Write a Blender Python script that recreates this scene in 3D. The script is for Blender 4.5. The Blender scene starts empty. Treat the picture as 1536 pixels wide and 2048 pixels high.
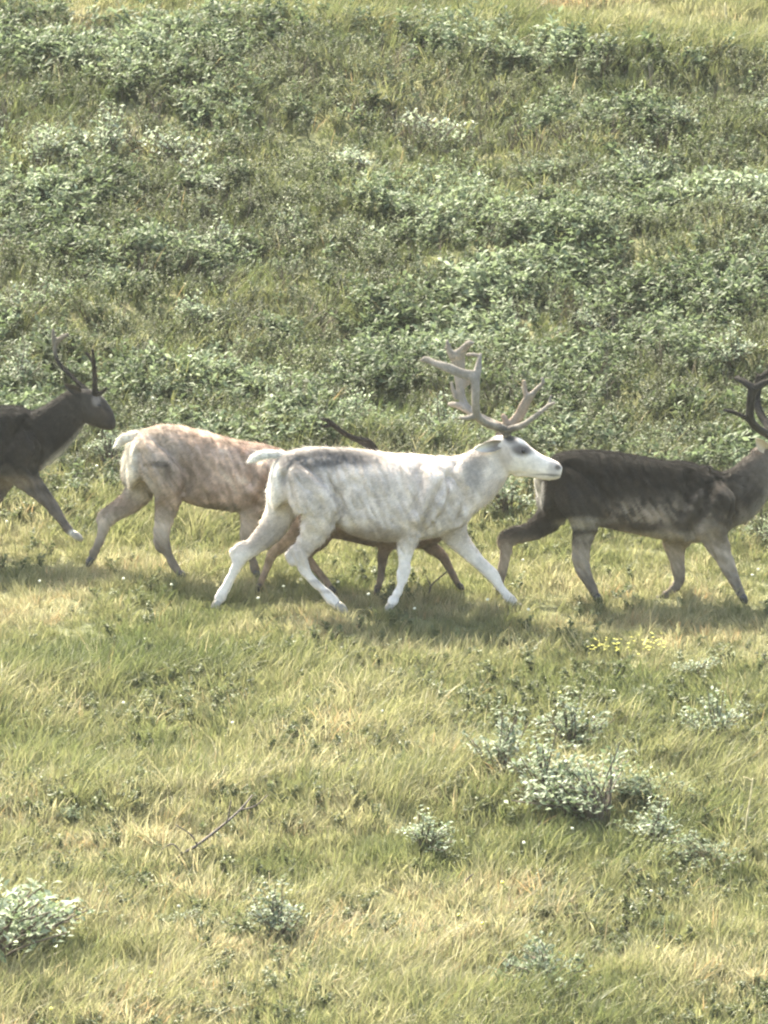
import bpy, bmesh, math, random
import numpy as np
from mathutils import Vector

random.seed(7)
rng = np.random.default_rng(11)
scene = bpy.context.scene
col = scene.collection

# ------------------------------------------------------------------ camera
PXW, PXH, PPM = 1536, 2048, 290.0          # photo size, photo pixels per metre at the white reindeer
DIST = 60.0
ALPHA = math.radians(6.0)
ca, sa = math.cos(ALPHA), math.sin(ALPHA)
FWD = np.array([0.0, ca, -sa]); UPV = np.array([0.0, sa, ca])
CENTER = np.array([0.0, 0.0, (1228-1024)/PPM/ca])
CAM = CENTER - FWD*DIST
cd = bpy.data.cameras.new('camera')
cam = bpy.data.objects.new('camera', cd); col.objects.link(cam)
cam.location = CAM
cam.rotation_euler = (math.radians(90)-ALPHA, 0, 0)
cd.sensor_fit = 'VERTICAL'
cd.angle_y = 2*math.atan(PXH/PPM/2/DIST)
cd.clip_end = 2000
scene.camera = cam

# ------------------------------------------------------------------ sky, sun, exposure
SUN_EL, SUN_AZ = math.radians(53), math.radians(-35)   # azimuth measured from +Y (away), negative = left
w = bpy.data.worlds.new('World'); scene.world = w; w.use_nodes = True
nt = w.node_tree; bg = nt.nodes['Background']
sky = nt.nodes.new('ShaderNodeTexSky'); sky.sky_type = 'NISHITA'; sky.sun_disc = False
sky.sun_elevation = SUN_EL; sky.sun_rotation = SUN_AZ
sky.dust_density = 4.0; sky.ozone_density = .6
nt.links.new(sky.outputs[0], bg.inputs[0]); bg.inputs[1].default_value = 0.145
sl = bpy.data.lights.new('sun', 'SUN'); sl.energy = 4.8; sl.angle = math.radians(4); sl.color = (1, .95, .86)
so = bpy.data.objects.new('sun', sl); col.objects.link(so)
sd = Vector((math.sin(SUN_AZ)*math.cos(SUN_EL), math.cos(SUN_AZ)*math.cos(SUN_EL), math.sin(SUN_EL)))
so.rotation_euler = sd.to_track_quat('Z', 'Y').to_euler()
so.location = (0, 0, 30)
vs = scene.view_settings
vs.view_transform = 'Standard'; vs.look = 'None'; vs.gamma = 1; vs.exposure = 2.12; vs.use_curve_mapping = False
vs.use_white_balance = True; vs.white_balance_temperature = 7050; vs.white_balance_tint = 4.5
scene.cycles.denoising_prefilter = 'FAST'
scene.cycles.pixel_filter_type = 'BLACKMAN_HARRIS'
scene.cycles.filter_width = 2.15
scene.cycles.max_bounces = 5; scene.cycles.diffuse_bounces = 4; scene.cycles.glossy_bounces = 1; scene.cycles.transmission_bounces = 2
scene.cycles.transparent_max_bounces = 4; scene.cycles.volume_bounces = 0

# ------------------------------------------------------------------ picture <-> place
FPX = (PXH/2)/math.tan(cd.angle_y/2)
def ray(px, py):
    return FWD + np.array([1., 0, 0])*(px-PXW/2)/FPX + UPV*(PXH/2-py)/FPX
def W(px, py, y):
    """point of the plane Y=y seen at photo pixel px,py"""
    r = ray(px, py); return CAM + r*(y-CAM[1])/r[1]
def project(P):
    P = np.asarray(P, float); d = P-CAM
    z = d@FWD
    return np.stack([PXW/2 + FPX*d[..., 0]/z, PXH/2 - FPX*(d@UPV)/z], -1)
def pixsize(y): return (DIST+y)/FPX          # metres per photo pixel at depth y

# ------------------------------------------------------------------ noise and terrain
def smooth(a, b, x):
    t = np.clip((x-a)/(b-a), 0, 1); return t*t*(3-2*t)
def _hash(i, j, s):
    h = (i*374761393 + j*668265263 + s*1442695041) & 0x7fffffff
    h = ((h ^ (h >> 13))*1274126177) & 0x7fffffff
    return ((h ^ (h >> 16)) & 0xffff)/65535.0
def vnoise(x, y, s=0):
    x = np.asarray(x, float); y = np.asarray(y, float)
    i = np.floor(x).astype(np.int64); j = np.floor(y).astype(np.int64)
    u = x-i; v = y-j; u = u*u*(3-2*u); v = v*v*(3-2*v)
    return ((_hash(i, j, s)*(1-u)+_hash(i+1, j, s)*u)*(1-v) + (_hash(i, j+1, s)*(1-u)+_hash(i+1, j+1, s)*u)*v)
def fbm(x, y, sc, s=0, o=3):
    x = np.asarray(x, float)/sc; y = np.asarray(y, float)/sc; a = 0; w_ = .5; tot = 0
    for k in range(o):
        a = a + w_*vnoise(x*2**k+17.3*k, y*2**k-9.1*k, s+k); tot += w_; w_ *= .5
    return a/tot
_ty = np.linspace(-200, 400, 6001)
_sl = (.17 + .10*smooth(2, 7, _ty))*(1-.45*smooth(25, 90, _ty))*(1-.7*smooth(-15, -45, _ty))
_tz = np.concatenate([[0], np.cumsum((_sl[1:]+_sl[:-1])/2*np.diff(_ty))]); _tz -= np.interp(0, _ty, _tz)
def ground(x, y):
    x = np.asarray(x, float); y = np.asarray(y, float)
    m = np.maximum(smooth(1.8, 4.0, y), smooth(-1.2, -3.2, y))
    fade = 1-smooth(20, 40, np.hypot(x, y))
    return (np.interp(y, _ty, _tz) + m*fade*((.20+.16*smooth(1, 4, y))*(fbm(x*.75, y, 2.2, 5, 2)-.5) + (.13+.12*smooth(1, 4, y))*(fbm(x, y, .55, 9, 2)-.5))
            + m*(1-fade)*2.0*(fbm(x, y, 30, 3, 2)-.5))
def on_ground(px, py):
    r = ray(px, py); lo, hi = 30.0, 140.0
    t = np.linspace(lo, hi, 4000); P = CAM + t[:, None]*r
    k = int(np.argmax(P[:, 2] < ground(P[:, 0], P[:, 1])))
    return P[k] if k > 0 else P[-1]

# ------------------------------------------------------------------ materials
def new_mat(name):
    m = bpy.data.materials.new(name); m.use_nodes = True
    n = m.node_tree; n.nodes.clear()
    out = n.nodes.new('ShaderNodeOutputMaterial')
    return m, n, out
def ramp(n, stops):
    r = n.nodes.new('ShaderNodeValToRGB')
    e = r.color_ramp.elements
    while len(e) < len(stops): e.new(.5)
    for el, (p, c) in zip(e, stops): el.position = p; el.color = (*c, 1)
    return r
def leafy(name, stops, source, transl=.35, rough=.5, spec=.3, jitter=.25, hue=0.02):
    """plant tissue: colour picked along `stops` by a per-plant tint, reflecting and letting light through"""
    m, n, out = new_mat(name)
    if source == 'tint':
        a = n.nodes.new('ShaderNodeAttribute'); a.attribute_type = 'INSTANCER'; a.attribute_name = 'tint'; f = a.outputs['Fac']
    else:
        a = n.nodes.new('ShaderNodeAttribute'); a.attribute_type = 'GEOMETRY'; a.attribute_name = 'tint'; f = a.outputs['Fac']
    b = n.nodes.new('ShaderNodeAttribute'); b.attribute_type = 'GEOMETRY'; b.attribute_name = 'vary'
    oi = n.nodes.new('ShaderNodeObjectInfo')
    mm = n.nodes.new('ShaderNodeMath'); mm.operation = 'MULTIPLY_ADD'
    n.links.new(b.outputs['Fac'], mm.inputs[0]); mm.inputs[1].default_value = jitter
    n.links.new(f, mm.inputs[2])
    r = ramp(n, stops); n.links.new(mm.outputs[0], r.inputs[0])
    hs = n.nodes.new('ShaderNodeHueSaturation')
    mv = n.nodes.new('ShaderNodeMapRange'); mv.inputs[3].default_value = .84; mv.inputs[4].default_value = 1.18
    n.links.new(oi.outputs['Random'], mv.inputs[0]); n.links.new(mv.outputs[0], hs.inputs['Value'])
    n.links.new(r.outputs[0], hs.inputs['Color'])
    p = n.nodes.new('ShaderNodeBsdfPrincipled'); p.inputs['Roughness'].default_value = rough
    p.inputs['Specular IOR Level'].default_value = spec
    t = n.nodes.new('ShaderNodeBsdfTranslucent')
    mx = n.nodes.new('ShaderNodeMixShader'); mx.inputs[0].default_value = transl
    n.links.new(hs.outputs[0], p.inputs['Base Color']); n.links.new(hs.outputs[0], t.inputs[0])
    n.links.new(p.outputs[0], mx.inputs[1]); n.links.new(t.outputs[0], mx.inputs[2])
    n.links.new(mx.outputs[0], out.inputs[0])
    return m
M_grass = leafy('grass_blades', [(0, (.07, .092, .034)), (.25, (.118, .138, .053)), (.47, (.18, .188, .08)), (.68, (.255, .245, .125)), (.85, (.37, .34, .21)), (1, (.34, .24, .12))], 'tint', .5, .5, .25)
M_willow = leafy('willow_leaves', [(0, (.06, .08, .036)), (.35, (.105, .138, .068)), (.7, (.185, .23, .13)), (1, (.34, .39, .27))], 'tint', .45, .55, .25, .6)
M_willow_o = leafy('willow_shrub_leaves', [(0, (.06, .085, .038)), (.35, (.125, .165, .085)), (.7, (.22, .265, .165)), (1, (.43, .47, .37))], 'geo', .45, .55, .25, .7)
M_birch = leafy('dwarf_birch_leaves', [(0, (.062, .07, .034)), (.5, (.095, .115, .05)), (1, (.145, .165, .075))], 'tint', .42, .5, .35, .5)
def plain(name, c, rough=.8, noise=.3, scale=30):
    m, n, out = new_mat(name)
    tc = n.nodes.new('ShaderNodeTexCoord')
    nz = n.nodes.new('ShaderNodeTexNoise'); nz.inputs['Scale'].default_value = scale; nz.inputs['Detail'].default_value = 4
    n.links.new(tc.outputs['Object'], nz.inputs['Vector'])
    r = ramp(n, [(.3, tuple(v*(1-noise) for v in c)), (.7, tuple(min(1, v*(1+noise)) for v in c))])
    n.links.new(nz.outputs[0], r.inputs[0])
    p = n.nodes.new('ShaderNodeBsdfPrincipled'); p.inputs['Roughness'].default_value = rough
    n.links.new(r.outputs[0], p.inputs['Base Color']); n.links.new(p.outputs[0], out.inputs[0])
    bp = n.nodes.new('ShaderNodeBump'); bp.inputs['Strength'].default_value = .3; bp.inputs['Distance'].default_value = .004
    n.links.new(nz.outputs[0], bp.inputs['Height']); n.links.new(bp.outputs[0], p.inputs['Normal'])
    return m
M_stem = plain('willow_bark', (.11, .085, .06))
M_dead = plain('dead_wood', (.075, .06, .05))
M_straw = plain('dry_stalk', (.55, .47, .27))
M_green = plain('green_stalk', (.14, .16, .05))
M_cotton = plain('cotton_tuft', (.62, .61, .48), 1, .06)
M_yellow = plain('yellow_petals', (.72, .68, .13), .6, .1)
M_hoof = plain('dark_hoof', (.035, .03, .028), .45)
M_palehoof = plain('pale_hoof', (.34, .31, .26), .5)
M_eye, n_, o_ = new_mat('wet_eye')
p_ = n_.nodes.new('ShaderNodeBsdfPrincipled'); p_.inputs['Base Color'].default_value = (.012, .01, .01, 1); p_.inputs['Roughness'].default_value = .12
n_.links.new(p_.outputs[0], o_.inputs[0])
def ground_mat():
    m, n, out = new_mat('tundra_soil')
    tc = n.nodes.new('ShaderNodeTexCoord')
    a = n.nodes.new('ShaderNodeTexNoise'); a.inputs['Scale'].default_value = .8; a.inputs['Detail'].default_value = 8
    b = n.nodes.new('ShaderNodeTexNoise'); b.inputs['Scale'].default_value = 14; b.inputs['Detail'].default_value = 6
    for q in (a, b): n.links.new(tc.outputs['Object'], q.inputs['Vector'])
    mx = n.nodes.new('ShaderNodeMath'); mx.operation = 'MULTIPLY_ADD'; mx.inputs[1].default_value = .5
    n.links.new(b.outputs[0], mx.inputs[0]); n.links.new(a.outputs[0], mx.inputs[2])
    r = ramp(n, [(.5, (.06, .07, .03)), (.72, (.11, .115, .048)), (.95, (.19, .175, .085))])
    n.links.new(mx.outputs[0], r.inputs[0])
    p = n.nodes.new('ShaderNodeBsdfPrincipled'); p.inputs['Roughness'].default_value = 1
    n.links.new(r.outputs[0], p.inputs['Base Color']); n.links.new(p.outputs[0], out.inputs[0])
    bp = n.nodes.new('ShaderNodeBump'); bp.inputs['Strength'].default_value = .8; bp.inputs['Distance'].default_value = .04
    n.links.new(b.outputs[0], bp.inputs['Height']); n.links.new(bp.outputs[0], p.inputs['Normal'])
    return m
def coat_mat(name, transl=.0):
    """short hair: the coat's own patches come from the mesh colour, with fine mottling"""
    m, n, out = new_mat(name)
    a = n.nodes.new('ShaderNodeVertexColor'); a.layer_name = 'coat'
    tc = n.nodes.new('ShaderNodeTexCoord')
    nz = n.nodes.new('ShaderNodeTexNoise'); nz.inputs['Scale'].default_value = 45; nz.inputs['Detail'].default_value = 5
    n.links.new(tc.outputs['Object'], nz.inputs['Vector'])
    mr = n.nodes.new('ShaderNodeMapRange'); mr.inputs[1].default_value = .3; mr.inputs[2].default_value = .7
    mr.inputs[3].default_value = .9; mr.inputs[4].default_value = 1.08
    n.links.new(nz.outputs[0], mr.inputs[0])
    hs = n.nodes.new('ShaderNodeHueSaturation'); n.links.new(a.outputs[0], hs.inputs['Color']); n.links.new(mr.outputs[0], hs.inputs['Value'])
    p = n.nodes.new('ShaderNodeBsdfPrincipled'); p.inputs['Roughness'].default_value = .8; p.inputs['Specular IOR Level'].default_value = .1
    p.inputs['Sheen Weight'].default_value = .04; p.inputs['Sheen Roughness'].default_value = .5
    n.links.new(hs.outputs[0], p.inputs['Base Color'])
    if transl:
        t = n.nodes.new('ShaderNodeBsdfTranslucent'); n.links.new(hs.outputs[0], t.inputs[0])
        mx = n.nodes.new('ShaderNodeMixShader'); mx.inputs[0].default_value = transl
        n.links.new(p.outputs[0], mx.inputs[1]); n.links.new(t.outputs[0], mx.inputs[2]); n.links.new(mx.outputs[0], out.inputs[0])
    else:
        n.links.new(p.outputs[0], out.inputs[0])
    return m
M_coat = coat_mat('reindeer_hide'); M_fur = coat_mat('reindeer_fur', .36)
M_velvet = coat_mat('antler_velvet', .0)

# ------------------------------------------------------------------ mesh helpers
def mesh_obj(name, verts, faces, mat, parent=None, smooth_=True):
    me = bpy.data.meshes.new(name); me.from_pydata([tuple(v) for v in verts], [], faces)
    if mat: me.materials.append(mat)
    if smooth_: me.polygons.foreach_set('use_smooth', [True]*len(me.polygons))
    o = bpy.data.objects.new(name, me); col.objects.link(o)
    if parent is not None: o.parent = parent
    return o
def tag(o, label=None, cat=None, group=None, kind=None):
    for k, v in (('label', label), ('category', cat), ('group', group), ('kind', kind)):
        if v: o[k] = v
    return o
def empty(name, loc):
    o = bpy.data.objects.new(name, None); o.empty_display_size = .1; o.location = loc; col.objects.link(o); return o
def attr(me, name, vals, kind='FLOAT', dom='POINT'):
    a = me.attributes.new(name, kind, dom)
    if kind == 'FLOAT': a.data.foreach_set('value', np.asarray(vals, np.float32).ravel())
    elif kind == 'INT': a.data.foreach_set('value', np.asarray(vals, np.int32).ravel())
    elif kind == 'FLOAT_VECTOR': a.data.foreach_set('vector', np.asarray(vals, np.float32).ravel())
    else: a.data.foreach_set('color', np.asarray(vals, np.float32).ravel())

class Geo:
    def __init__(s): s.v = []; s.f = []
    def loft(s, rings):
        """rings: list of (n,3) arrays, closed at both ends"""
        n = len(rings[0]); b = len(s.v)
        for r in rings: s.v.extend(r.tolist())
        for k in range(len(rings)-1):
            for i in range(n):
                j = (i+1) % n
                s.f.append((b+k*n+i, b+k*n+j, b+(k+1)*n+j, b+(k+1)*n+i))
        c0 = len(s.v); s.v.append(rings[0].mean(0).tolist()); s.v.append(rings[-1].mean(0).tolist())
        e = b+(len(rings)-1)*n
        for i in range(n):
            j = (i+1) % n
            s.f.append((c0, b+j, b+i)); s.f.append((c0+1, e+i, e+j))
    def tube(s, pts, rads, n=8, flat=None):
        pts = np.asarray(pts, float); rings = []
        for k in range(len(pts)):
            t = pts[min(k+1, len(pts)-1)]-pts[max(k-1, 0)]; t = t/(np.linalg.norm(t)+1e-9)
            u = np.cross(t, [0, 1, 0]); 
            if np.linalg.norm(u) < .05: u = np.cross(t, [1, 0, 0])
            u /= np.linalg.norm(u); v = np.cross(t, u)
            ra, rb = (rads[k], rads[k]) if np.isscalar(rads[k]) else rads[k]
            a = np.linspace(0, 2*math.pi, n, endpoint=False)
            rings.append(pts[k]+np.outer(np.cos(a), u)*ra+np.outer(np.sin(a), v)*rb)
        s.loft(rings)
def catmull(P, per=5):
    P = np.asarray(P, float); out = []
    Q = np.vstack([2*P[0]-P[1], P, 2*P[-1]-P[-2]])
    for k in range(1, len(Q)-2):
        for t in np.linspace(0, 1, per, endpoint=False):
            a, b, c, d = Q[k-1], Q[k], Q[k+1], Q[k+2]
            out.append(.5*((2*b)+(c-a)*t+(2*a-5*b+4*c-d)*t*t+(3*b-a-3*c+d)*t**3))
    out.append(P[-1]); return np.array(out)

def remeshed(geo, voxel, smooth_iter, name):
    me = bpy.data.meshes.new('tmp'); me.from_pydata(geo.v, [], geo.f)
    bm = bmesh.new(); bm.from_mesh(me); bmesh.ops.recalc_face_normals(bm, faces=bm.faces); bm.to_mesh(me); bm.free()
    o = bpy.data.objects.new('tmp', me); col.objects.link(o)
    r = o.modifiers.new('r', 'REMESH'); r.mode = 'VOXEL'; r.voxel_size = voxel
    s = o.modifiers.new('s', 'SMOOTH'); s.factor = .5; s.iterations = smooth_iter
    dg = bpy.context.evaluated_depsgraph_get(); dg.update()
    out = bpy.data.meshes.new_from_object(o.evaluated_get(dg)); out.name = name
    bpy.data.objects.remove(o); bpy.data.meshes.remove(me)
    out.polygons.foreach_set('use_smooth', [True]*len(out.polygons))
    return out

# ------------------------------------------------------------------ the ground
def build_ground():
    def axis(a, b, step, far, n):
        mid = np.arange(a, b+1e-6, step)
        g = np.geomspace(1, far, n)
        return np.concatenate([a-g[::-1]*1.0, mid, b+g])
    xs = axis(-9, 9, .12, 250, 24); ys = axis(-16, 26, .12, 220, 24)
    X, Y = np.meshgrid(xs, ys); Z = ground(X, Y)
    n, m = len(xs), len(ys)
    V = np.stack([X, Y, Z], -1).reshape(-1, 3)
    i, j = np.meshgrid(np.arange(n-1), np.arange(m-1)); k = (j*n+i).ravel()
    F = np.stack([k, k+1, k+n+1, k+n], -1).tolist()
    o = mesh_obj('ground', V, F, ground_mat())
    global ZLO, ZHI; ZLO, ZHI = float(Z.min()), float(Z.max())
    tag(o, 'sloping tundra ground under the grass and willow scrub', None, None, 'structure'); o['category'] = 'ground'
build_ground()
def build_haze():
    """the thin summer haze the long lens looks through"""
    bm = bmesh.new(); bmesh.ops.create_cube(bm, size=1)
    me = bpy.data.meshes.new('haze'); bm.to_mesh(me); bm.free()
    o = bpy.data.objects.new('haze', me); col.objects.link(o)
    z0, z1 = ZLO-1, max(ZHI, CAM[2])+1.5
    o.scale = (560, 520, z1-z0); o.location = (0, 5, (z0+z1)/2)
    m, n, out = new_mat('summer_haze')
    v = n.nodes.new('ShaderNodeVolumePrincipled'); v.inputs['Color'].default_value = (.93, .96, .9, 1)
    v.inputs['Density'].default_value = HAZE; v.inputs['Anisotropy'].default_value = .3
    n.links.new(v.outputs[0], out.inputs['Volume']); me.materials.append(m)
    tag(o, 'thin pale haze lying over the whole hillside', 'haze', None, 'stuff')
HAZE = .00022
build_haze()

# ------------------------------------------------------------------ reindeer
def ring_at(px, py, rin, hw, y, ang, n=20, e=.86):
    """cross-section ring: rin photo px in the animal's plane, hw metres sideways; ang = direction of the limb in the plane"""
    ps = pixsize(y)
    c = W(px, py, y)
    a = np.linspace(0, 2*math.pi, n, endpoint=False)
    ux, uz = -math.sin(ang), math.cos(ang)
    s1 = np.sign(np.sin(a))*np.abs(np.sin(a))**e; c1 = np.sign(np.cos(a))*np.abs(np.cos(a))**e
    q = np.zeros((n, 3))
    q[:, 0] = c[0]+ux*rin*ps*c1; q[:, 2] = c[2]+uz*rin*ps*c1; q[:, 1] = y+hw*s1
    return q
def limb(g, secs, y0, n=16, per=3):
    """secs: (px, py, r_px, halfwidth_m, yoff)"""
    secs = [list(q) for q in secs]
    a, b = np.array(secs[0][:2], float), np.array(secs[1][:2], float); dr = (b-a)/(np.linalg.norm(b-a)+1e-9)
    r0, h0, o0 = secs[0][2:5]
    secs = [[*(a-dr*r0*.9), r0*.12, h0*.15, o0*.45], [*(a-dr*r0*.55), r0*.62, h0*.6, o0*.75]]+secs       # rounded start sunk into the body
    S = catmull(np.array(secs, float), per); rings = []
    for k in range(len(S)):
        d = S[min(k+1, len(S)-1)]-S[max(k-1, 0)]
        ang = math.atan2(-d[1], d[0])
        q = 1-.07*(1-smooth(15, 22, S[k, 2]))
        rings.append(ring_at(S[k, 0], S[k, 1], max(S[k, 2]*q, 1.5), max(S[k, 3]*q, .006), y0+S[k, 4], ang, n))
    g.loft(rings)
def torso(g, secs, y0):
    S = catmull(np.array(secs, float), 4)
    g.loft([ring_at(s[0], (s[1]+s[2])/2, abs(s[2]-s[1])/2, max(s[3], .02), y0, 0.0, 30, .68) for s in S])

def set_coat(me, fn, y0, extra=None):
    n = len(me.vertices); P = np.empty(n*3, np.float32); me.vertices.foreach_get('co', P); P = P.reshape(-1, 3).astype(float)
    pr = project(P)
    c = fn(pr[:, 0], pr[:, 1], P[:, 1]-y0, P)
    a = me.color_attributes.new('coat', 'FLOAT_COLOR', 'POINT')
    a.data.foreach_set('color', np.hstack([np.clip(c, 0, 1), np.ones((n, 1))]).astype(np.float32).ravel())
    return c

def make_fur(me, cols, y0, N, lenfn, parent, seed, lock=.8):
    r = np.random.default_rng(seed)
    me.calc_loop_triangles()
    T = np.empty(len(me.loop_triangles)*3, np.int32); me.loop_triangles.foreach_get('vertices', T); T = T.reshape(-1, 3)
    P = np.empty(len(me.vertices)*3, np.float32); me.vertices.foreach_get('co', P); P = P.reshape(-1, 3).astype(float)
    Nn = np.empty(len(me.vertices)*3, np.float32); me.vertices.foreach_get('normal', Nn); Nn = Nn.reshape(-1, 3).astype(float)
    A = np.linalg.norm(np.cross(P[T[:, 1]]-P[T[:, 0]], P[T[:, 2]]-P[T[:, 0]]), axis=1)
    t = r.choice(len(T), N, p=A/A.sum()); b = r.dirichlet([1, 1, 1], N)
    p = (P[T[t]]*b[:, :, None]).sum(1); nn = (Nn[T[t]]*b[:, :, None]).sum(1); nn /= np.linalg.norm(nn, axis=1)[:, None]+1e-9
    c = (cols[T[t]]*b[:, :, None]).sum(1)*r.uniform(.8, 1.2, (N, 1))*(1+lock*(streak(p, .010, .045, 330)-.5))[:, None]
    pr = project(p); L, flow = lenfn(pr[:, 0], pr[:, 1])
    L = L*r.uniform(.6, 1.3, N)*(1+.5*smooth(.55, .95, nn[:, 2]))*np.where(r.uniform(size=N) < .05, 1.9, 1.0)
    d = flow + r.normal(0, .22, (N, 3)); d -= nn*(d*nn).sum(1)[:, None]; d /= np.linalg.norm(d, axis=1)[:, None]+1e-9
    tip = p + (d*.93+nn*r.uniform(.15, .45, (N, 1)))*L[:, None] - nn*.001
    sv = np.cross(nn, d)+r.normal(0, .35, (N, 3)); sv /= np.linalg.norm(sv, axis=1)[:, None]+1e-9
    wd = r.uniform(.0014, .0026, (N, 1))
    V = np.stack([p-sv*wd-nn*.001, p+sv*wd-nn*.001, tip], 1).reshape(-1, 3)
    F = np.arange(3*N).reshape(-1, 3).tolist()
    o = mesh_obj('fur', V, F, M_fur, parent, False)
    a = o.data.color_attributes.new('coat', 'FLOAT_COLOR', 'POINT')
    cc = np.repeat(np.clip(c, 0, 1), 3, 0)
    a.data.foreach_set('color', np.hstack([cc, np.ones((3*N, 1))]).astype(np.float32).ravel())
    o['kind'] = 'stuff'
    return o

def make_antler(parts, y0, parent, fn, voxel=.0065, name='antler'):
    g = Geo()
    for pts in parts:          # (px,py,yoff,r_px[,rb_px])
        A = np.array([(*p, p[3]) if len(p) == 4 else p for p in pts], float)
        S = catmull(A, 4)
        ps = pixsize(y0)
        g.tube([W(s[0], s[1], y0+s[2]) for s in S], [(max(s[3], 1.2)*ps, max(s[4], 1.2)*ps) for s in S], 10)
    me = remeshed(g, voxel, 2, name)
    set_coat(me, fn, y0); me.materials.append(M_velvet)
    o = bpy.data.objects.new(name, me); col.objects.link(o); o.parent = parent
    cc = np.empty(len(me.vertices)*4, np.float32); me.color_attributes['coat'].data.foreach_get('color', cc)
    f = make_fur(me, cc.reshape(-1, 4)[:, :3].astype(float)*1.15, y0, 7000, lambda x, y: (np.full(len(x), .009), np.tile(np.array((-.2, 0, .8)), (len(x), 1))), o, 77)
    f.name = 'velvet'
    return o
def make_eye(px, py, y, parent, r=.014):
    c = W(px, py, y); bm = bmesh.new(); bmesh.ops.create_uvsphere(bm, u_segments=14, v_segments=10, radius=r)
    me = bpy.data.meshes.new('eye'); bm.to_mesh(me); bm.free(); me.materials.append(M_eye)
    me.polygons.foreach_set('use_smooth', [True]*len(me.polygons))
    me.transform(__import__('mathutils').Matrix.Translation(Vector(c)))
    o = bpy.data.objects.new('eye', me); col.objects.link(o); o.parent = parent
def make_hoof(a, b, r, y, parent, mat):
    """cloven hoof running from photo point a (coronet) to b (toe)"""
    g = Geo()
    A, B = W(*a, y), W(*b, y); d = B-A; L = np.linalg.norm(d); d = d/L
    up = np.array([-d[2], 0, d[0]]);
    if up[2] < 0: up = -up
    for s in (-1, 1):
        o = np.array([0, s*r*.52, 0])
        g.tube([A-d*.012+o*.8, A+d*L*.3+o, A+d*L*.7+o, B+o*.9], [(r*.85, r*.55), (r*1.1, r*.58), (r*.9, r*.52), (r*.45, r*.34)], 10)
        bk = np.array([-1.0, 0, 0]); g.tube([A-d*.035+o*.7, A-d*.03+o*.8+bk*r*.7, A-d*.01+o*.9+bk*r*1.05], [r*.3, r*.28, r*.12], 6)
    mesh_obj('hoof', g.v, g.f, mat, parent)
def make_ear(base, tip, wpx, y, parent, fn, y0, bulge=1.0):
    """cupped leaf-shaped ear from base to tip, hollow side outward/forward"""
    A, B = W(*base, y), W(*tip[:2], y0+tip[2]); ps = pixsize(y0)
    d = B-A; L = np.linalg.norm(d); d /= L
    sidev = np.cross(d, [0, 1, 0]); sidev /= np.linalg.norm(sidev)+1e-9
    back = np.cross(d, sidev); 
    V = []; F = []; n = 9; m = 9
    for lay in (0, 1):
        for i in range(n):
            t = i/(n-1); wv = wpx*ps*(math.sin(math.pi*min(1, .18+.82*t))**.75+.02)
            for j in range(m):
                s = -1+2*j/(m-1)
                V.append(A+d*L*t+sidev*s*wv+back*((s*s)*wv*.75*bulge-lay*.005-.2*wv))
    for lay in (0, 1):
        o = lay*n*m
        for i in range(n-1):
            for j in range(m-1):
                q = (o+i*m+j, o+i*m+j+1, o+(i+1)*m+j+1, o+(i+1)*m+j)
                F.append(q if lay else q[::-1])
    N1 = n*m
    rim = [i*m for i in range(n)]+[(n-1)*m+j for j in range(1, m)]+[i*m+m-1 for i in range(n-2, -1, -1)]
    for a_, b_ in zip(rim[:-1], rim[1:]): F.append((a_, b_, b_+N1, a_+N1))
    o = mesh_obj('ear', V, F, M_coat, parent)
    set_coat(o.data, fn, y0)
    return o

def blob(px, py, cx, cy, rx, ry, soft=.5):
    d = np.sqrt(((px-cx)/rx)**2+((py-cy)/ry)**2); return 1-smooth(1-soft, 1+soft, d)
def streak(P, la, lb, seed, o=2):
    """patches drawn out along the lie of the hair (down and back)"""
    return fbm((P[:, 0]*.85+P[:, 2]*.5)/la, (-P[:, 0]*.5+P[:, 2]*.85)/lb+P[:, 1]*3, 1.0, seed, o)
def mix(a, b, f): return a*(1-f[:, None])+np.array(b)[None]*f[:, None]

CREASES = [[(908, 930), (878, 985), (853, 1040), (845, 1066)], [(598, 922), (648, 958), (682, 1008), (670, 1050)], [(568, 955), (590, 1010), (603, 1040)],
           [(908, 955), (932, 1000), (916, 1048)], [(842, 930), (835, 985), (828, 1020)]]
def crease(P, N, y0, place):
    """press the folds between neck, shoulder, ribs and haunch into both flanks; `place` moves the white one's lines onto another animal"""
    ox, oy, sx, sy = place; pr = project(P); out = np.zeros(len(P))
    for ln in CREASES:
        q = catmull(np.array([(ox+(x-541)*sx, oy+(y-900)*sy) for x, y in ln], float), 8)
        d = np.full(len(P), 1e9)
        for a, b in zip(q[:-1], q[1:]):
            ab = b-a; t = np.clip(((pr-a)@ab)/(ab@ab), 0, 1); d = np.minimum(d, np.linalg.norm(pr-a-t[:, None]*ab, axis=1))
        out += -.032*np.exp(-(d/7.5)**2)+.013*np.exp(-((d-19)/10)**2)
    return out*smooth(.5, .9, np.abs(N[:, 1]))
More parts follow.
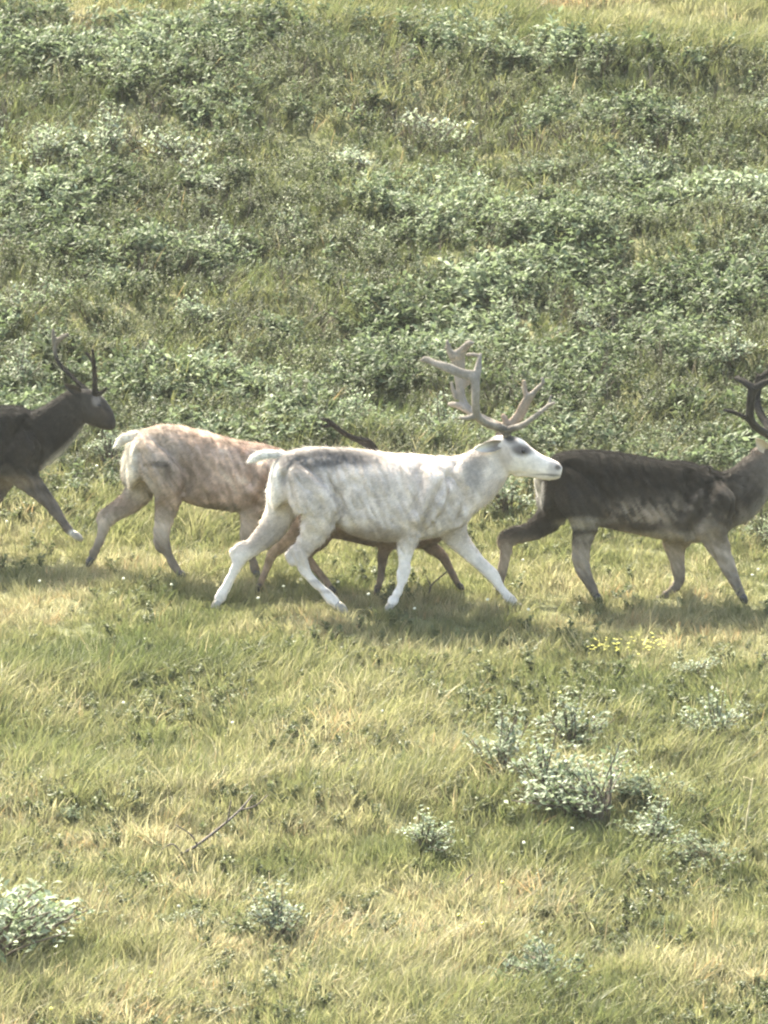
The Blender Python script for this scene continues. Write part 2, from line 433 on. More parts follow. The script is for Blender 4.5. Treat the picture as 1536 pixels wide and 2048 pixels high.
def rumple(me, seed, y0=0.0, place=None):
    """folds and uneven summer coat: small relief pushed along the normals"""
    n = len(me.vertices); P = np.empty(n*3, np.float32); N = np.empty(n*3, np.float32)
    me.vertices.foreach_get('co', P); me.vertices.foreach_get('normal', N)
    P = P.reshape(-1, 3).astype(float); N = N.reshape(-1, 3).astype(float)
    a = P[:, 0]*.85+P[:, 2]*.5; b = -P[:, 0]*.5+P[:, 2]*.85        # folds run down and back over the ribs
    f = np.abs(fbm(a/.045, b/.16, 1.0, 300+seed, 2)-.5)*2; g_ = fbm(P[:, 0], P[:, 2]+P[:, 1]*.7, .035, 310+seed, 2)-.5
    side = smooth(.05, .16, np.abs(P[:, 1]-np.median(P[:, 1])))
    P += N*((.021*(f-.3)*side+.0035*g_+.0028*np.sin((P[:, 0]*.95+P[:, 2]*.3)*2*math.pi/.052)*side)[:, None])
    if place: P += N*crease(P, N, y0, place)[:, None]
    me.vertices.foreach_set('co', P.astype(np.float32).ravel()); me.update()
def make_reindeer(spec):
    y0 = spec['y']; root = empty('reindeer', Vector(W(*spec['base'], y0)))
    root.location.z = float(ground(root.location.x, y0))
    g = Geo()
    torso(g, spec['torso'], y0)
    for s in spec['limbs']: limb(g, s, y0)
    me = remeshed(g, .009, spec.get('smooth', 2), 'body'); me.materials.append(M_coat)
    rumple(me, spec['seed'], y0, spec.get('place'))
    def streaked(px, py, dy, P):                 # hair streaks running down and back
        a = P[:, 0]*.85+P[:, 2]*.5; b = -P[:, 0]*.5+P[:, 2]*.85
        return spec['coat'](px, py, dy, P)*(1+spec.get('streak', .56)*(fbm(a/.014, b/.06, 1.0, 350+spec['seed'], 2)-.5))[:, None]
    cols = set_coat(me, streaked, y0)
    body = bpy.data.objects.new('body', me); col.objects.link(body); body.parent = root
    make_fur(me, cols, y0, int(1.5*spec.get('hairs', 50000)), spec['flow'], body, spec['seed'], spec.get('lock', .9))
    for a in spec.get('antlers', []): make_antler(a, y0, root, spec['velvet'])
    for e in spec.get('eyes', []): make_eye(e[0], e[1], y0+e[2], root)
    for h in spec.get('hooves', []): make_hoof(h[0], h[1], h[2], y0+h[3], root, h[4] if len(h) > 4 else spec['hoofmat'])
    for e in spec.get('ears', []): make_ear(e[0], e[1], e[2], y0+e[3], root, spec.get('earcoat', spec['coat']), y0)
    if 'tail' in spec:
        tg = Geo(); limb(tg, spec['tail'], y0, 12)
        tm = remeshed(tg, .007, 2, 'tail'); tm.materials.append(M_coat)
        tc = set_coat(tm, spec.get('tailcoat', spec['coat']), y0)
        to = bpy.data.objects.new('tail', tm); col.objects.link(to); to.parent = root
        make_fur(tm, tc, y0, 3500, lambda x, y: (np.full(len(x), .026), np.tile(np.array(spec.get('tailflow', (-.8, 0, -.3))), (len(x), 1))), to, spec['seed']+50)
    bpy.context.view_layer.update()
    for ch in root.children:                      # meshes were made in world space: keep them there
        ch.matrix_parent_inverse = root.matrix_world.inverted()
    tag(root, spec['label'], 'reindeer', 'reindeer crossing the hillside')
    return root

def flowmap(belly, head_x, throat):
    """hair length and lie by place on the animal"""
    def f(px, py):
        leg = smooth(belly-5, belly+35, py)
        head = smooth(head_x-15, head_x+15, px)
        mane = blob(px, py, *throat)
        L = .026*(1-leg)*(1-head)+.006*leg+.006*head*(1-leg)+.034*mane
        d = np.zeros((len(px), 3)); d[:, 0] = -.85*(1-leg)+-.15*leg; d[:, 2] = -.45*(1-leg)-1.0*leg-.5*mane
        return L, d
    return f

# ---- white reindeer
WHITE = np.array((.82, .745, .68))
def coat_white(px, py, dy, P):
    n1 = fbm(P[:, 0]*1.0, P[:, 2]*1.6+P[:, 1], .16, 3); n2 = fbm(P[:, 0]+P[:, 1], P[:, 2], .05, 8)
    c = np.tile(WHITE, (len(px), 1))*(0.86+.26*n2)[:, None]
    c = mix(c, (.50, .45, .41), smooth(.45, .70, n1)*.3)
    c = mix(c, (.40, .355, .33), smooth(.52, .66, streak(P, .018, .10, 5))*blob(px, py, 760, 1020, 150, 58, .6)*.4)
    c = mix(c, (.115, .112, .118), blob(px, py, 650, 918, 105, 20, .45)*(.55+.45*smooth(.3, .6, n1+.1)))
    c = mix(c, (.27, .25, .24), blob(px, py, 600, 938, 55, 30, .7)*.6)
    c = mix(c, (.36, .33, .31), blob(px, py, 948, 935, 20, 40, .6)*smooth(.25, .6, n1+.2)*.7)
    c = mix(c, (.36, .29, .235), blob(px, py, 740, 1070, 75, 16, .6)*.7)  # belly shade painted into the coat as grey-brown
    c = mix(c, (.30, .235, .185), blob(px, py, 1010, 912, 17, 26, .6)*.6)
    c = mix(c, (.10, .085, .08), blob(px, py, 1045, 901, 20, 11, .5)*.95)
    c = mix(c, (.05, .046, .046), blob(px, py, 1020, 873, 13, 14, .5)*.95)
    c = mix(c, (.14, .12, .115), blob(px, py, 1033, 890, 12, 12, .6)*.7)
    c = mix(c, (.84, .81, .77), blob(px, py, 1043, 879, 8, 7, .5)*.8)
    c = mix(c, (.17, .14, .125), blob(px, py, 1092, 949, 24, 1.8, .5)*.7)
    c = mix(c, (.36, .315, .29), blob(px, py, 1107, 937, 10, 17, .6)*.6)
    c = mix(c, (.10, .085, .08), blob(px, py, 1116, 935, 6.5, 5.5, .5)*.9+blob(px, py, 1108, 951, 13, 2.2, .5)*.7)
    c = mix(c, (.82, .80, .75), blob(px, py, 545, 960, 16, 60, .5)*.8)
    leg = smooth(1070, 1110, py)
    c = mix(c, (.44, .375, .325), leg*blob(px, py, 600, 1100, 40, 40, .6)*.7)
    c = mix(c, (.36, .31, .28), blob(px, py, 545, 1075, 50, 34, .6)*smooth(-.05, .1, dy)*.6)  # far hind leg: its shadowed inner side is painted darker here
    c = mix(c, (.30, .24, .20), blob(px, py, 640, 1163, 24, 5, .6)*.5+blob(px, py, 655, 1183, 18, 4, .6)*.5)
    return c
def velvet_white(px, py, dy, P):
    n = fbm(P[:, 0], P[:, 2], .05, 4); c = np.tile(np.array((.25, .225, .195)), (len(px), 1))*(.7+.6*n)[:, None]
    c = mix(c, (.30, .215, .16), smooth(.0, .06, dy)*smooth(985, 1010, px)*.8)
    c = mix(c, (.08, .072, .068), blob(px, py, 1016, 862, 20, 12, .5)*.8)
    return c
hn, hf = -.115, .105      # hip side offsets
white = dict(place=(541, 900, 1, 1), y=0.0, base=(740, 1225), seed=1, label='white male reindeer with tall branching antlers walking in the middle of the herd', hoofmat=M_palehoof, hairs=75000, streak=.15, lock=.25,
    torso=[(541, 948, 1000, .06), (551, 924, 1018, .11), (575, 907, 1006, .145), (615, 897, 1022, .165), (660, 897, 1043, .175), (700, 899, 1066, .205), (745, 904, 1080, .23), (790, 910, 1082, .235), (830, 911, 1080, .205), (870, 915, 1074, .165), (905, 922, 1062, .14), (928, 936, 1050, .115), (944, 955, 1034, .06)],
    limbs=[
        [(865, 990, 72, .15, 0), (900, 980, 70, .135, 0), (930, 968, 60, .11, 0), (960, 948, 50, .09, 0), (985, 925, 43, .08, 0), (1004, 908, 36, .075, 0)],
        [(983, 904, 26, .06, 0), (1000, 904, 35, .08, 0), (1028, 912, 38, .088, 0), (1052, 921, 29, .07, 0), (1078, 931, 22, .052, 0), (1098, 938, 21, .048, 0), (1114, 943, 18, .05, 0), (1123, 945, 11, .034, 0)],
        [(1030, 946, 8, .03, 0), (1060, 946, 9, .035, 0), (1085, 950, 10, .034, 0), (1102, 954, 8, .03, 0)],
        [(608, 938, 38, .075, hn-.01), (622, 985, 48, .095, hn-.04), (641, 1020, 41, .075, hn-.045), (632, 1058, 32, .055, hn-.02), (613, 1090, 20, .036, hn), (600, 1112, 19, .034, hn), (607, 1134, 14, .027, hn), (624, 1159, 10.5, .022, hn), (648, 1183, 10.5, .022, hn), (663, 1199, 13.5, .027, hn), (676, 1211, 10, .022, hn)],
        [(618, 1050, 10, .02, hn), (598, 1085, 7, .016, hn), (577, 1111, 7.5, .017, hn), (588, 1132, 5, .014, hn)],
        [(585, 945, 40, .07, hf), (573, 985, 40, .08, hf), (560, 1028, 30, .06, hf), (540, 1062, 26, .05, hf), (511, 1091, 19, .035, hf), (486, 1110, 17.5, .033, hf), (474, 1132, 12.5, .025, hf), (457, 1165, 9.5, .021, hf), (442, 1192, 12.5, .026, hf), (434, 1207, 9, .021, hf)],
        [(545, 1045, 10, .02, hf), (505, 1080, 7, .016, hf), (468, 1100, 7.5, .017, hf), (468, 1122, 5, .014, hf)],
        [(862, 950, 30, .05, hn-.04), (850, 985, 48, .07, hn-.055), (832, 1025, 42, .068, hn-.055), (819, 1062, 26, .05, hn-.015), (813, 1095, 19, .036, hn), (808, 1128, 14, .029, hn), (806, 1151, 15, .031, hn), (799, 1177, 8.5, .021, hn), (789, 1198, 11, .025, hn), (781, 1211, 8, .02, hn)],
        [(885, 980, 55, .06, hf), (895, 1030, 44, .06, hf+.01), (914, 1074, 24, .046, hf), (937, 1103, 18, .036, hf), (961, 1128, 14.5, .029, hf), (983, 1148, 15.5, .031, hf), (1003, 1178, 9, .021, hf), (1020, 1199, 11.5, .025, hf), (1032, 1211, 8.5, .02, hf)],
    ],
    tail=[(568, 912, 8, .026, 0), (548, 909, 7, .024, 0), (526, 911, 8, .026, 0), (510, 917, 7, .022, 0), (499, 923, 2.5, .01, 0)],
    tailcoat=lambda px, py, dy, P: np.tile(np.array((.84, .82, .77)), (len(px), 1)),
    coat=coat_white, flow=flowmap(1085, 990, (1000, 985, 25, 40)), velvet=velvet_white,
    eyes=[(1047, 903, -.074), (1047, 903, .074)],
    hooves=[((676, 1209), (694, 1226), .028, hn), ((435, 1204), (424, 1224), .027, hf), ((782, 1208), (771, 1225), .025, hn), ((1031, 1209), (1049, 1221), .026, hf)],
    ears=[((1002, 888), (948, 899, -.15), 11, -.065), ((1010, 884), (991, 866, .12), 9, .05)],
    earcoat=lambda px, py, dy, P: mix(np.tile(np.array((.24, .205, .18)), (len(px), 1)), (.62, .58, .52), smooth(990, 960, px)),
    antlers=[
        [[(1015, 872, -.035, 9), (1008, 859, -.05, 9), (984, 851, -.12, 8), (966, 843, -.18, 8), (953, 828, -.23, 8), (951, 795, -.27, 8.5), (951, 768, -.27, 9, 7), (943, 752, -.26, 9, 7)],
         [(946, 752, -.26, 12, 5), (924, 747, -.25, 10, 4.5), (897, 736, -.22, 10, 4.5), (871, 727, -.18, 7, 5), (852, 719, -.14, 7, 4), (841, 722, -.12, 2.5)],
         [(951, 768, -.27, 8, 6), (955, 742, -.24, 8, 4.5), (959, 718, -.2, 5), (962, 706, -.18, 2.2)],
         [(959, 712, -.19, 4), (946, 709, -.17, 4), (932, 710, -.14, 3)],
         [(953, 832, -.22, 7), (934, 836, -.24, 5), (918, 836, -.26, 3)],
         [(1010, 862, -.05, 8), (1030, 856, -.06, 7), (1048, 849, -.07, 6), (1075, 829, -.08, 5), (1096, 811, -.08, 4), (1102, 790, -.08, 2)],
         [(1094, 813, -.08, 4), (1102, 809, -.1, 3.5), (1109, 805, -.12, 3)]],
        [[(1015, 872, .035, 9), (1008, 857, .05, 9), (982, 845, .12, 8), (955, 832, .18, 8), (934, 815, .23, 8), (924, 795, .26, 8), (918, 760, .28, 9, 7), (917, 730, .28, 14, 5), (915, 712, .27, 16, 5)],
         [(908, 715, .27, 10, 7), (899, 702, .26, 6.5), (896, 690, .25, 5), (894, 680, .24, 2.5)],
         [(914, 712, .27, 12, 7), (926, 700, .25, 9, 5), (938, 687, .22, 6.5), (948, 686, .2, 2.5)],
         [(944, 752, .27, 8), (930, 765, .28, 10, 6), (921, 775, .28, 8, 6)],
         [(946, 828, .19, 7), (922, 813, .22, 7), (907, 809, .24, 6), (896, 808, .26, 3)],
         [(913, 800, .26, 4), (906, 780, .26, 4), (903, 764, .26, 3)],
         [(1008, 862, .05, 9), (1022, 848, .05, 9, 6), (1038, 832, .05, 11, 5), (1050, 808, .04, 10, 5), (1058, 796, .03, 9, 5), (1067, 786, .02, 6)],
         [(1056, 800, .04, 7, 5), (1050, 782, .04, 5), (1048, 760, .04, 4)],
         [(1062, 792, .03, 6), (1074, 778, .02, 5), (1086, 766, 0, 4), (1084, 755, 0, 3)],
         [(1014, 848, .05, 7), (1008, 835, .06, 6), (1004, 829, .06, 4)]],
    ])

# ---- tan reindeer
def coat_tan(px, py, dy, P):
    n1 = .65*fbm(P[:, 0], P[:, 2]*1.3+P[:, 1], .2, 21, 2)+.35*streak(P, .035, .12, 22); n2 = fbm(P[:, 0]+P[:, 1], P[:, 2], .04, 28)
    c = np.tile(np.array((.52, .41, .335)), (len(px), 1))*(.8+.4*n2)[:, None]
    c = mix(c, (.27, .20, .155), smooth(.50, .60, n1)*.7)
    c = mix(c, (.66, .58, .49), smooth(.47, .36, n1)*.75)
    c = mix(c, (.54, .47, .405), blob(px, py, 300, 900, 60, 60, .7)*.6)
    c = mix(c, (.22, .135, .11), blob(px, py, 525, 898, 60, 12, .7)*.5)
    c = mix(c, (.78, .73, .64), blob(px, py, 258, 925, 16, 52, .5)*.85)
    c = mix(c, (.60, .53, .44), blob(px, py, 285, 980, 34, 24, .6)*.6)
    c = mix(c, (.17, .14, .115), blob(px, py, 440, 1020, 60, 12, .6)*.8)
    c = mix(c, (.085, .07, .06), blob(px, py, 318, 928, 22, 7, .5)*.75+blob(px, py, 336, 945, 8, 17, .5)*.7)
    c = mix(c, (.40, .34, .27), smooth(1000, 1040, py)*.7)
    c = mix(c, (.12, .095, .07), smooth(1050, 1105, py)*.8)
    return c
def velvet_dark(px, py, dy, P):
    n = fbm(P[:, 0], P[:, 2], .05, 4); return np.tile(np.array((.038, .034, .030)), (len(px), 1))*(.6+.8*n)[:, None]
tn, tf = -.11, .10
tan = dict(place=(255, 857, .86, .9), y=.9, base=(420, 1157), seed=2, label='tan brown reindeer with pale rump, its head hidden behind the white one', hoofmat=M_hoof,
    torso=[(255, 915, 962, .06), (262, 886, 978, .11), (282, 865, 962, .14), (315, 853, 978, .165), (350, 852, 994, .18), (400, 863, 1012, .22), (445, 875, 1019, .225), (490, 885, 1025, .21), (525, 890, 1022, .185), (555, 898, 1012, .15), (580, 908, 1000, .11), (598, 925, 985, .06)],
    limbs=[
        [(540, 952, 52, .13, 0), (580, 952, 46, .11, 0), (620, 948, 40, .09, 0), (660, 944, 36, .08, 0), (700, 940, 33, .075, 0), (725, 938, 30, .07, 0)],
        [(705, 936, 24, .06, 0), (725, 934, 31, .078, 0), (752, 942, 32, .082, 0), (775, 954, 25, .066, 0), (800, 968, 20, .05, 0), (820, 978, 18, .048, 0), (836, 985, 10, .032, 0)],
        [(310, 890, 38, .07, tn), (325, 930, 46, .09, tn-.04), (338, 975, 36, .07, tn-.04), (334, 1012, 24, .05, tn), (329, 1046, 18, .036, tn), (325, 1078, 14.5, .03, tn), (329, 1095, 13.5, .028, tn), (338, 1111, 9.5, .023, tn), (351, 1134, 9.5, .023, tn), (360, 1148, 8, .02, tn)],
        [(290, 890, 36, .07, tf), (280, 940, 38, .08, tf), (280, 975, 32, .06, tf), (265, 1000, 25, .046, tf), (238, 1022, 18, .036, tf), (214, 1042, 15.5, .03, tf), (205, 1062, 11.5, .025, tf), (198, 1085, 9.5, .022, tf), (188, 1106, 9.5, .023, tf), (182, 1120, 8, .02, tf)],
        [(530, 940, 46, .07, tn-.055), (512, 985, 40, .065, tn-.05), (503, 1020, 25, .046, tn), (497, 1050, 18, .036, tn), (492, 1074, 14, .03, tn), (496, 1098, 12, .028, tn), (505, 1120, 9, .022, tn), (508, 1138, 9, .023, tn), (511, 1146, 8, .02, tn)],
        [(545, 940, 46, .06, tf), (560, 985, 38, .06, tf), (575, 1015, 24, .046, tf), (590, 1040, 18, .036, tf), (606, 1062, 14, .03, tf), (612, 1088, 11, .026, tf), (614, 1112, 9, .022, tf), (618, 1130, 9, .023, tf), (622, 1138, 8, .02, tf)],
        [(318, 1020, 8, .018, tn), (312, 1058, 6, .015, tn), (313, 1086, 7, .016, tn), (326, 1106, 5, .013, tn)],
        [(258, 985, 9, .018, tf), (226, 1010, 6, .015, tf), (199, 1031, 6.5, .016, tf), (202, 1056, 4.5, .013, tf)],
    ],
    tail=[(275, 872, 9, .026, 0), (256, 875, 8.5, .026, 0), (243, 883, 8, .025, 0), (233, 892, 3, .012, 0)],
    tailcoat=lambda px, py, dy, P: np.tile(np.array((.82, .78, .70)), (len(px), 1)),
    coat=coat_tan, flow=flowmap(1020, 700, (640, 970, 30, 20)), velvet=velvet_dark,
    eyes=[(770, 933, -.07), (770, 933, .07)],
    hooves=[((360, 1146), (371, 1158), .025, tn), ((182, 1118), (174, 1133), .024, tf), ((511, 1144), (519, 1155), .024, tn), ((622, 1136), (632, 1146), .024, tf)],
    ears=[((722, 918), (700, 915, -.14), 9, -.06), ((722, 918), (700, 915, .14), 9, .06)],
    antlers=[
        [[(756, 916, -.04, 7), (748, 894, -.05, 5.5), (735, 882, -.07, 5), (712, 877, -.1, 4), (690, 868, -.16, 5), (670, 853, -.2, 5), (656, 842, -.22, 4.5), (641, 838, -.2, 2)],
         [(664, 849, -.21, 4), (650, 853, -.24, 3), (640, 850, -.26, 1.5)]],
        [[(748, 914, .04, 8), (740, 894, .05, 8), (720, 882, .1, 6), (705, 876, .15, 5), (694, 872, .18, 3)]],
    ])

# ---- young brown reindeer behind the white one
def coat_young(px, py, dy, P):
    n2 = fbm(P[:, 0]+P[:, 1], P[:, 2], .06, 31)
    c = np.tile(np.array((.25, .185, .14)), (len(px), 1))*(.7+.6*n2)[:, None]
    c = mix(c, (.11, .085, .07), smooth(1095, 1120, py)*smooth(640, 700, px)*.6)
    c = mix(c, (.46, .36, .25), blob(px, py, 560, 1090, 40, 50, .5)*.6)
    return c
yn, yf = -.085, .08
young = dict(y=.45, base=(750, 1192), seed=3, label='young brown reindeer almost wholly hidden behind the white one', hoofmat=M_hoof, hairs=30000,
    torso=[(596, 1000, 1040, .05), (604, 982, 1058, .09), (630, 968, 1078, .13), (670, 966, 1076, .15), (720, 972, 1086, .165), (770, 976, 1096, .17), (815, 976, 1098, .155), (850, 980, 1093, .13), (875, 990, 1085, .1), (892, 1005, 1070, .05)],
    limbs=[
        [(840, 1030, 44, .1, 0), (870, 1015, 38, .085, 0), (895, 998, 31, .07, 0), (910, 985, 26, .06, 0)],
        [(900, 980, 18, .045, 0), (912, 980, 23, .058, 0), (930, 988, 22, .058, 0), (945, 998, 17, .045, 0), (958, 1006, 14, .036, 0), (967, 1011, 8, .026, 0)],
        [(640, 1010, 30, .055, yn), (648, 1045, 32, .055, yn), (640, 1078, 20, .042, yn), (622, 1098, 14, .032, yn), (613, 1112, 12, .027, yn), (625, 1130, 10, .023, yn), (642, 1150, 8, .019, yn), (655, 1166, 8, .02, yn), (661, 1178, 7, .018, yn)],
        [(618, 1015, 28, .055, yf), (610, 1045, 26, .05, yf), (592, 1070, 18, .04, yf), (565, 1092, 13, .03, yf), (545, 1108, 11, .026, yf), (536, 1130, 8.5, .021, yf), (526, 1155, 7.5, .018, yf), (518, 1172, 7.5, .019, yf)],
        [(790, 1040, 36, .045, yn), (778, 1075, 26, .042, yn), (768, 1105, 13, .03, yn), (764, 1130, 10, .024, yn), (762, 1152, 8, .02, yn), (757, 1172, 7.5, .018, yn), (754, 1182, 7, .018, yn)],
        [(835, 1040, 34, .045, yf), (848, 1072, 24, .042, yf), (866, 1096, 14, .03, yf), (885, 1112, 11, .026, yf), (898, 1136, 8.5, .02, yf), (910, 1158, 7.5, .018, yf), (918, 1172, 7, .018, yf)],
    ],
    tail=[(602, 985, 7, .02, 0), (592, 992, 8, .022, 0), (587, 1004, 5, .015, 0)],
    coat=coat_young, flow=flowmap(1105, 905, (890, 1050, 15, 15)), velvet=velvet_dark,
    eyes=[(940, 982, -.05), (940, 982, .05)],
    hooves=[((661, 1176), (672, 1188), .021, yn), ((518, 1170), (512, 1185), .02, yf), ((754, 1180), (752, 1192), .02, yn), ((918, 1170), (928, 1181), .02, yf)],
    ears=[((910, 968), (890, 962, -.1), 7, -.045), ((910, 968), (890, 962, .1), 7, .045)])

# ---- dark reindeer at the left edge
def coat_left(px, py, dy, P):
    n1 = fbm(P[:, 0], P[:, 2]*1.5+P[:, 1], .12, 41); n2 = fbm(P[:, 0]+P[:, 1], P[:, 2], .04, 48)
    c = np.tile(np.array((.024, .0215, .0195)), (len(px), 1))*(.7+.6*n2)[:, None]
    c = mix(c, (.11, .092, .077), smooth(860, 960, py)*smooth(.3, .7, n1)*.7)
    c = mix(c, (.06, .053, .047), smooth(60, 150, px)*.5)
    c = mix(c, (.58, .55, .50), blob(px, py, 104, 926, 52, 9, .6)*.0)
    d = (px-172)*.64+(py-850)*.77                      # pale stripe down the throat
    t = ((px-172)*-.72+(py-850)*.70)
    c = mix(c, (.66, .63, .57), smooth(-9, 6, (px-172)*.70+(py-850)*.72)*smooth(-8, 14, t)*(1-smooth(110, 140, t))*.9)
    c = mix(c, (.33, .27, .22), blob(px, py, 20, 965, 60, 14, .6)*.7)
    c = mix(c, (.20, .165, .14), smooth(965, 1000, py)*.6)
    c = mix(c, (.03, .028, .027), blob(px, py, 226, 843, 14, 16, .5)*.8)
    c = mix(c, (.30, .27, .25), blob(px, py, 192, 800, 8, 12, .5)*.5)
    c = mix(c, (.72, .69, .62), blob(px, py, 152, 1070, 16, 11, .4)*.9)
    return c
ln, lf = -.11, .10
left = dict(place=(-330, 808, 1.04, .86), y=1.4, base=(-120, 1117), seed=4, label='dark grey reindeer entering at the left edge with a raised foreleg', hoofmat=M_palehoof,
    torso=[(-330, 865, 905, .06), (-322, 835, 925, .11), (-300, 815, 940, .155), (-265, 806, 948, .185), (-225, 806, 950, .20), (-170, 812, 955, .22), (-115, 815, 958, .225), (-60, 815, 957, .21), (-15, 813, 955, .19), (30, 813, 953, .17), (62, 822, 945, .135), (85, 838, 930, .09), (96, 855, 915, .05)],
    limbs=[
        [(30, 885, 66, .15, 0), (62, 882, 62, .13, 0), (95, 862, 50, .105, 0), (125, 838, 42, .085, 0), (150, 815, 36, .075, 0), (168, 805, 30, .07, 0)],
        [(152, 800, 22, .055, 0), (170, 806, 30, .075, 0), (190, 822, 32, .08, 0), (205, 834, 25, .064, 0), (216, 843, 20, .05, 0), (225, 848, 15, .045, 0), (231, 849, 8, .03, 0)],
        [(-270, 850, 38, .07, ln), (-258, 890, 46, .08, ln-.015), (-250, 930, 38, .065, ln-.015), (-258, 965, 26, .05, ln), (-276, 992, 19, .036, ln), (-288, 1012, 16, .031, ln), (-280, 1035, 12, .025, ln), (-268, 1065, 10, .022, ln), (-258, 1088, 10, .023, ln), (-252, 1102, 8, .02, ln)],
        [(-290, 850, 36, .07, lf), (-300, 895, 38, .08, lf), (-310, 930, 30, .06, lf), (-330, 962, 22, .045, lf), (-352, 985, 16, .034, lf), (-365, 1003, 14, .03, lf), (-372, 1030, 11, .024, lf), (-382, 1062, 9.5, .022, lf), (-388, 1082, 10, .023, lf), (-392, 1094, 8, .02, lf)],
        [(30, 890, 50, .065, ln-.05), (38, 930, 44, .065, ln-.045), (58, 962, 25, .046, ln), (82, 986, 18, .036, ln), (100, 1006, 14.5, .03, ln), (112, 1024, 13, .029, ln), (126, 1046, 9.5, .023, ln), (138, 1061, 9.5, .024, ln), (147, 1069, 8, .02, ln)],
        [(20, 890, 48, .06, lf), (12, 930, 40, .06, lf), (6, 960, 24, .046, lf), (-6, 990, 17, .036, lf), (-22, 1018, 14, .03, lf), (-30, 1036, 13, .029, lf), (-42, 1062, 9.5, .022, lf), (-50, 1085, 9.5, .023, lf), (-54, 1098, 8, .02, lf)],
    ],
    tail=[(-318, 828, 10, .028, 0), (-332, 840, 11, .03, 0), (-340, 858, 9, .026, 0), (-342, 870, 5, .015, 0)],
    coat=coat_left, flow=flowmap(960, 165, (140, 885, 26, 40)), velvet=velvet_dark,
    eyes=[(199, 812, -.066), (199, 812, .066)],
    hooves=[((147, 1067), (165, 1081), .025, ln), ((-54, 1096), (-60, 1112), .024, lf, M_hoof), ((-252, 1100), (-244, 1114), .025, ln, M_hoof), ((-392, 1092), (-400, 1106), .024, lf, M_hoof)],
    ears=[((160, 786), (128, 768, -.13), 9, -.05), ((166, 784), (150, 772, .15), 9, .05)],
    antlers=[
        [[(188, 800, -.03, 6.5), (189, 786, -.04, 6), (190, 760, -.08, 5), (188, 735, -.13, 4.5), (187, 715, -.16, 3.5), (185, 700, -.18, 2.5)],
         [(188, 732, -.13, 3.5), (180, 715, -.1, 3), (172, 706, -.08, 2.5)],
         [(189, 790, -.04, 5), (202, 786, -.05, 4), (215, 776, -.06, 2.5)]],
        [[(182, 798, .03, 7), (172, 780, .06, 5.5), (152, 762, .12, 4.5), (132, 742, .18, 4.2), (116, 724, .22, 4), (110, 702, .24, 4), (112, 686, .24, 6, 4)],
         [(110, 690, .24, 6, 4), (107, 672, .23, 4), (106, 658, .22, 2.5)],
         [(112, 684, .24, 6, 4), (124, 676, .22, 5), (137, 668, .2, 3.5)]],
    ])
def velvet_left(px, py, dy, P):
    c = velvet_dark(px, py, dy, P); return mix(c, (.20, .18, .155), smooth(725, 690, py)*smooth(145, 135, px))  # light on the far palm's tip, painted as paler velvet
left['velvet'] = velvet_left

# ---- dark reindeer at the right edge
def coat_right(px, py, dy, P):
    n1 = .55*fbm(P[:, 0], P[:, 2]*1.6+P[:, 1], .13, 61)+.45*streak(P, .02, .06, 62); n2 = fbm(P[:, 0]+P[:, 1], P[:, 2], .04, 68)
    c = np.tile(np.array((.019, .0165, .0145)), (len(px), 1))*(.5+1.0*n2)[:, None]
    low = smooth(955, 1050, py+40*(n1-.5)*2)
    c = mix(c, (.135, .11, .09), low*smooth(1150, 1230, px)*.85)
    c = mix(c, (.065, .055, .048), smooth(940, 1010, py)*(1-smooth(1150, 1230, px))*.8)
    c = mix(c, (.40, .325, .26), smooth(.47, .58, n1)*smooth(985, 1025, py)*smooth(1190, 1260, px)*.85)
    c = mix(c, (.55, .49, .42), blob(px, py, 1165, 1046, 45, 12, .6)*.75)
    c = mix(c, (.55, .48, .39), blob(px, py, 1290, 1074, 120, 11, .6)*.75)
    c = mix(c, (.075, .055, .045), blob(px, py, 1280, 1052, 80, 9, .6)*.6)
    c = mix(c, (.47, .40, .34), blob(px, py, 1412, 1068, 30, 24, .6)*smooth(.3, .6, n1+.15)*.8)
    c = mix(c, (.19, .16, .135), blob(px, py, 1430, 1015, 70, 45, .7)*smooth(.44, .60, n1)*.8)
    c = mix(c, (.42, .385, .35), smooth(-12, 10, (px-1540)*.72+(py-975)*.7)*smooth(1440, 1480, px)*.6)
    c = mix(c, (.20, .17, .15), smooth(1440, 1520, px)*(1-smooth(960, 1010, py))*.6)
    c = mix(c, (.36, .295, .23), smooth(1060, 1095, py)*.75)
    c = mix(c, (.085, .07, .06), smooth(1125, 1165, py)*.6)
    c = mix(c, (.74, .72, .67), blob(px, py, 1082, 985, 7, 30, .5)*.8)
    return c
rn, rf = -.115, .105
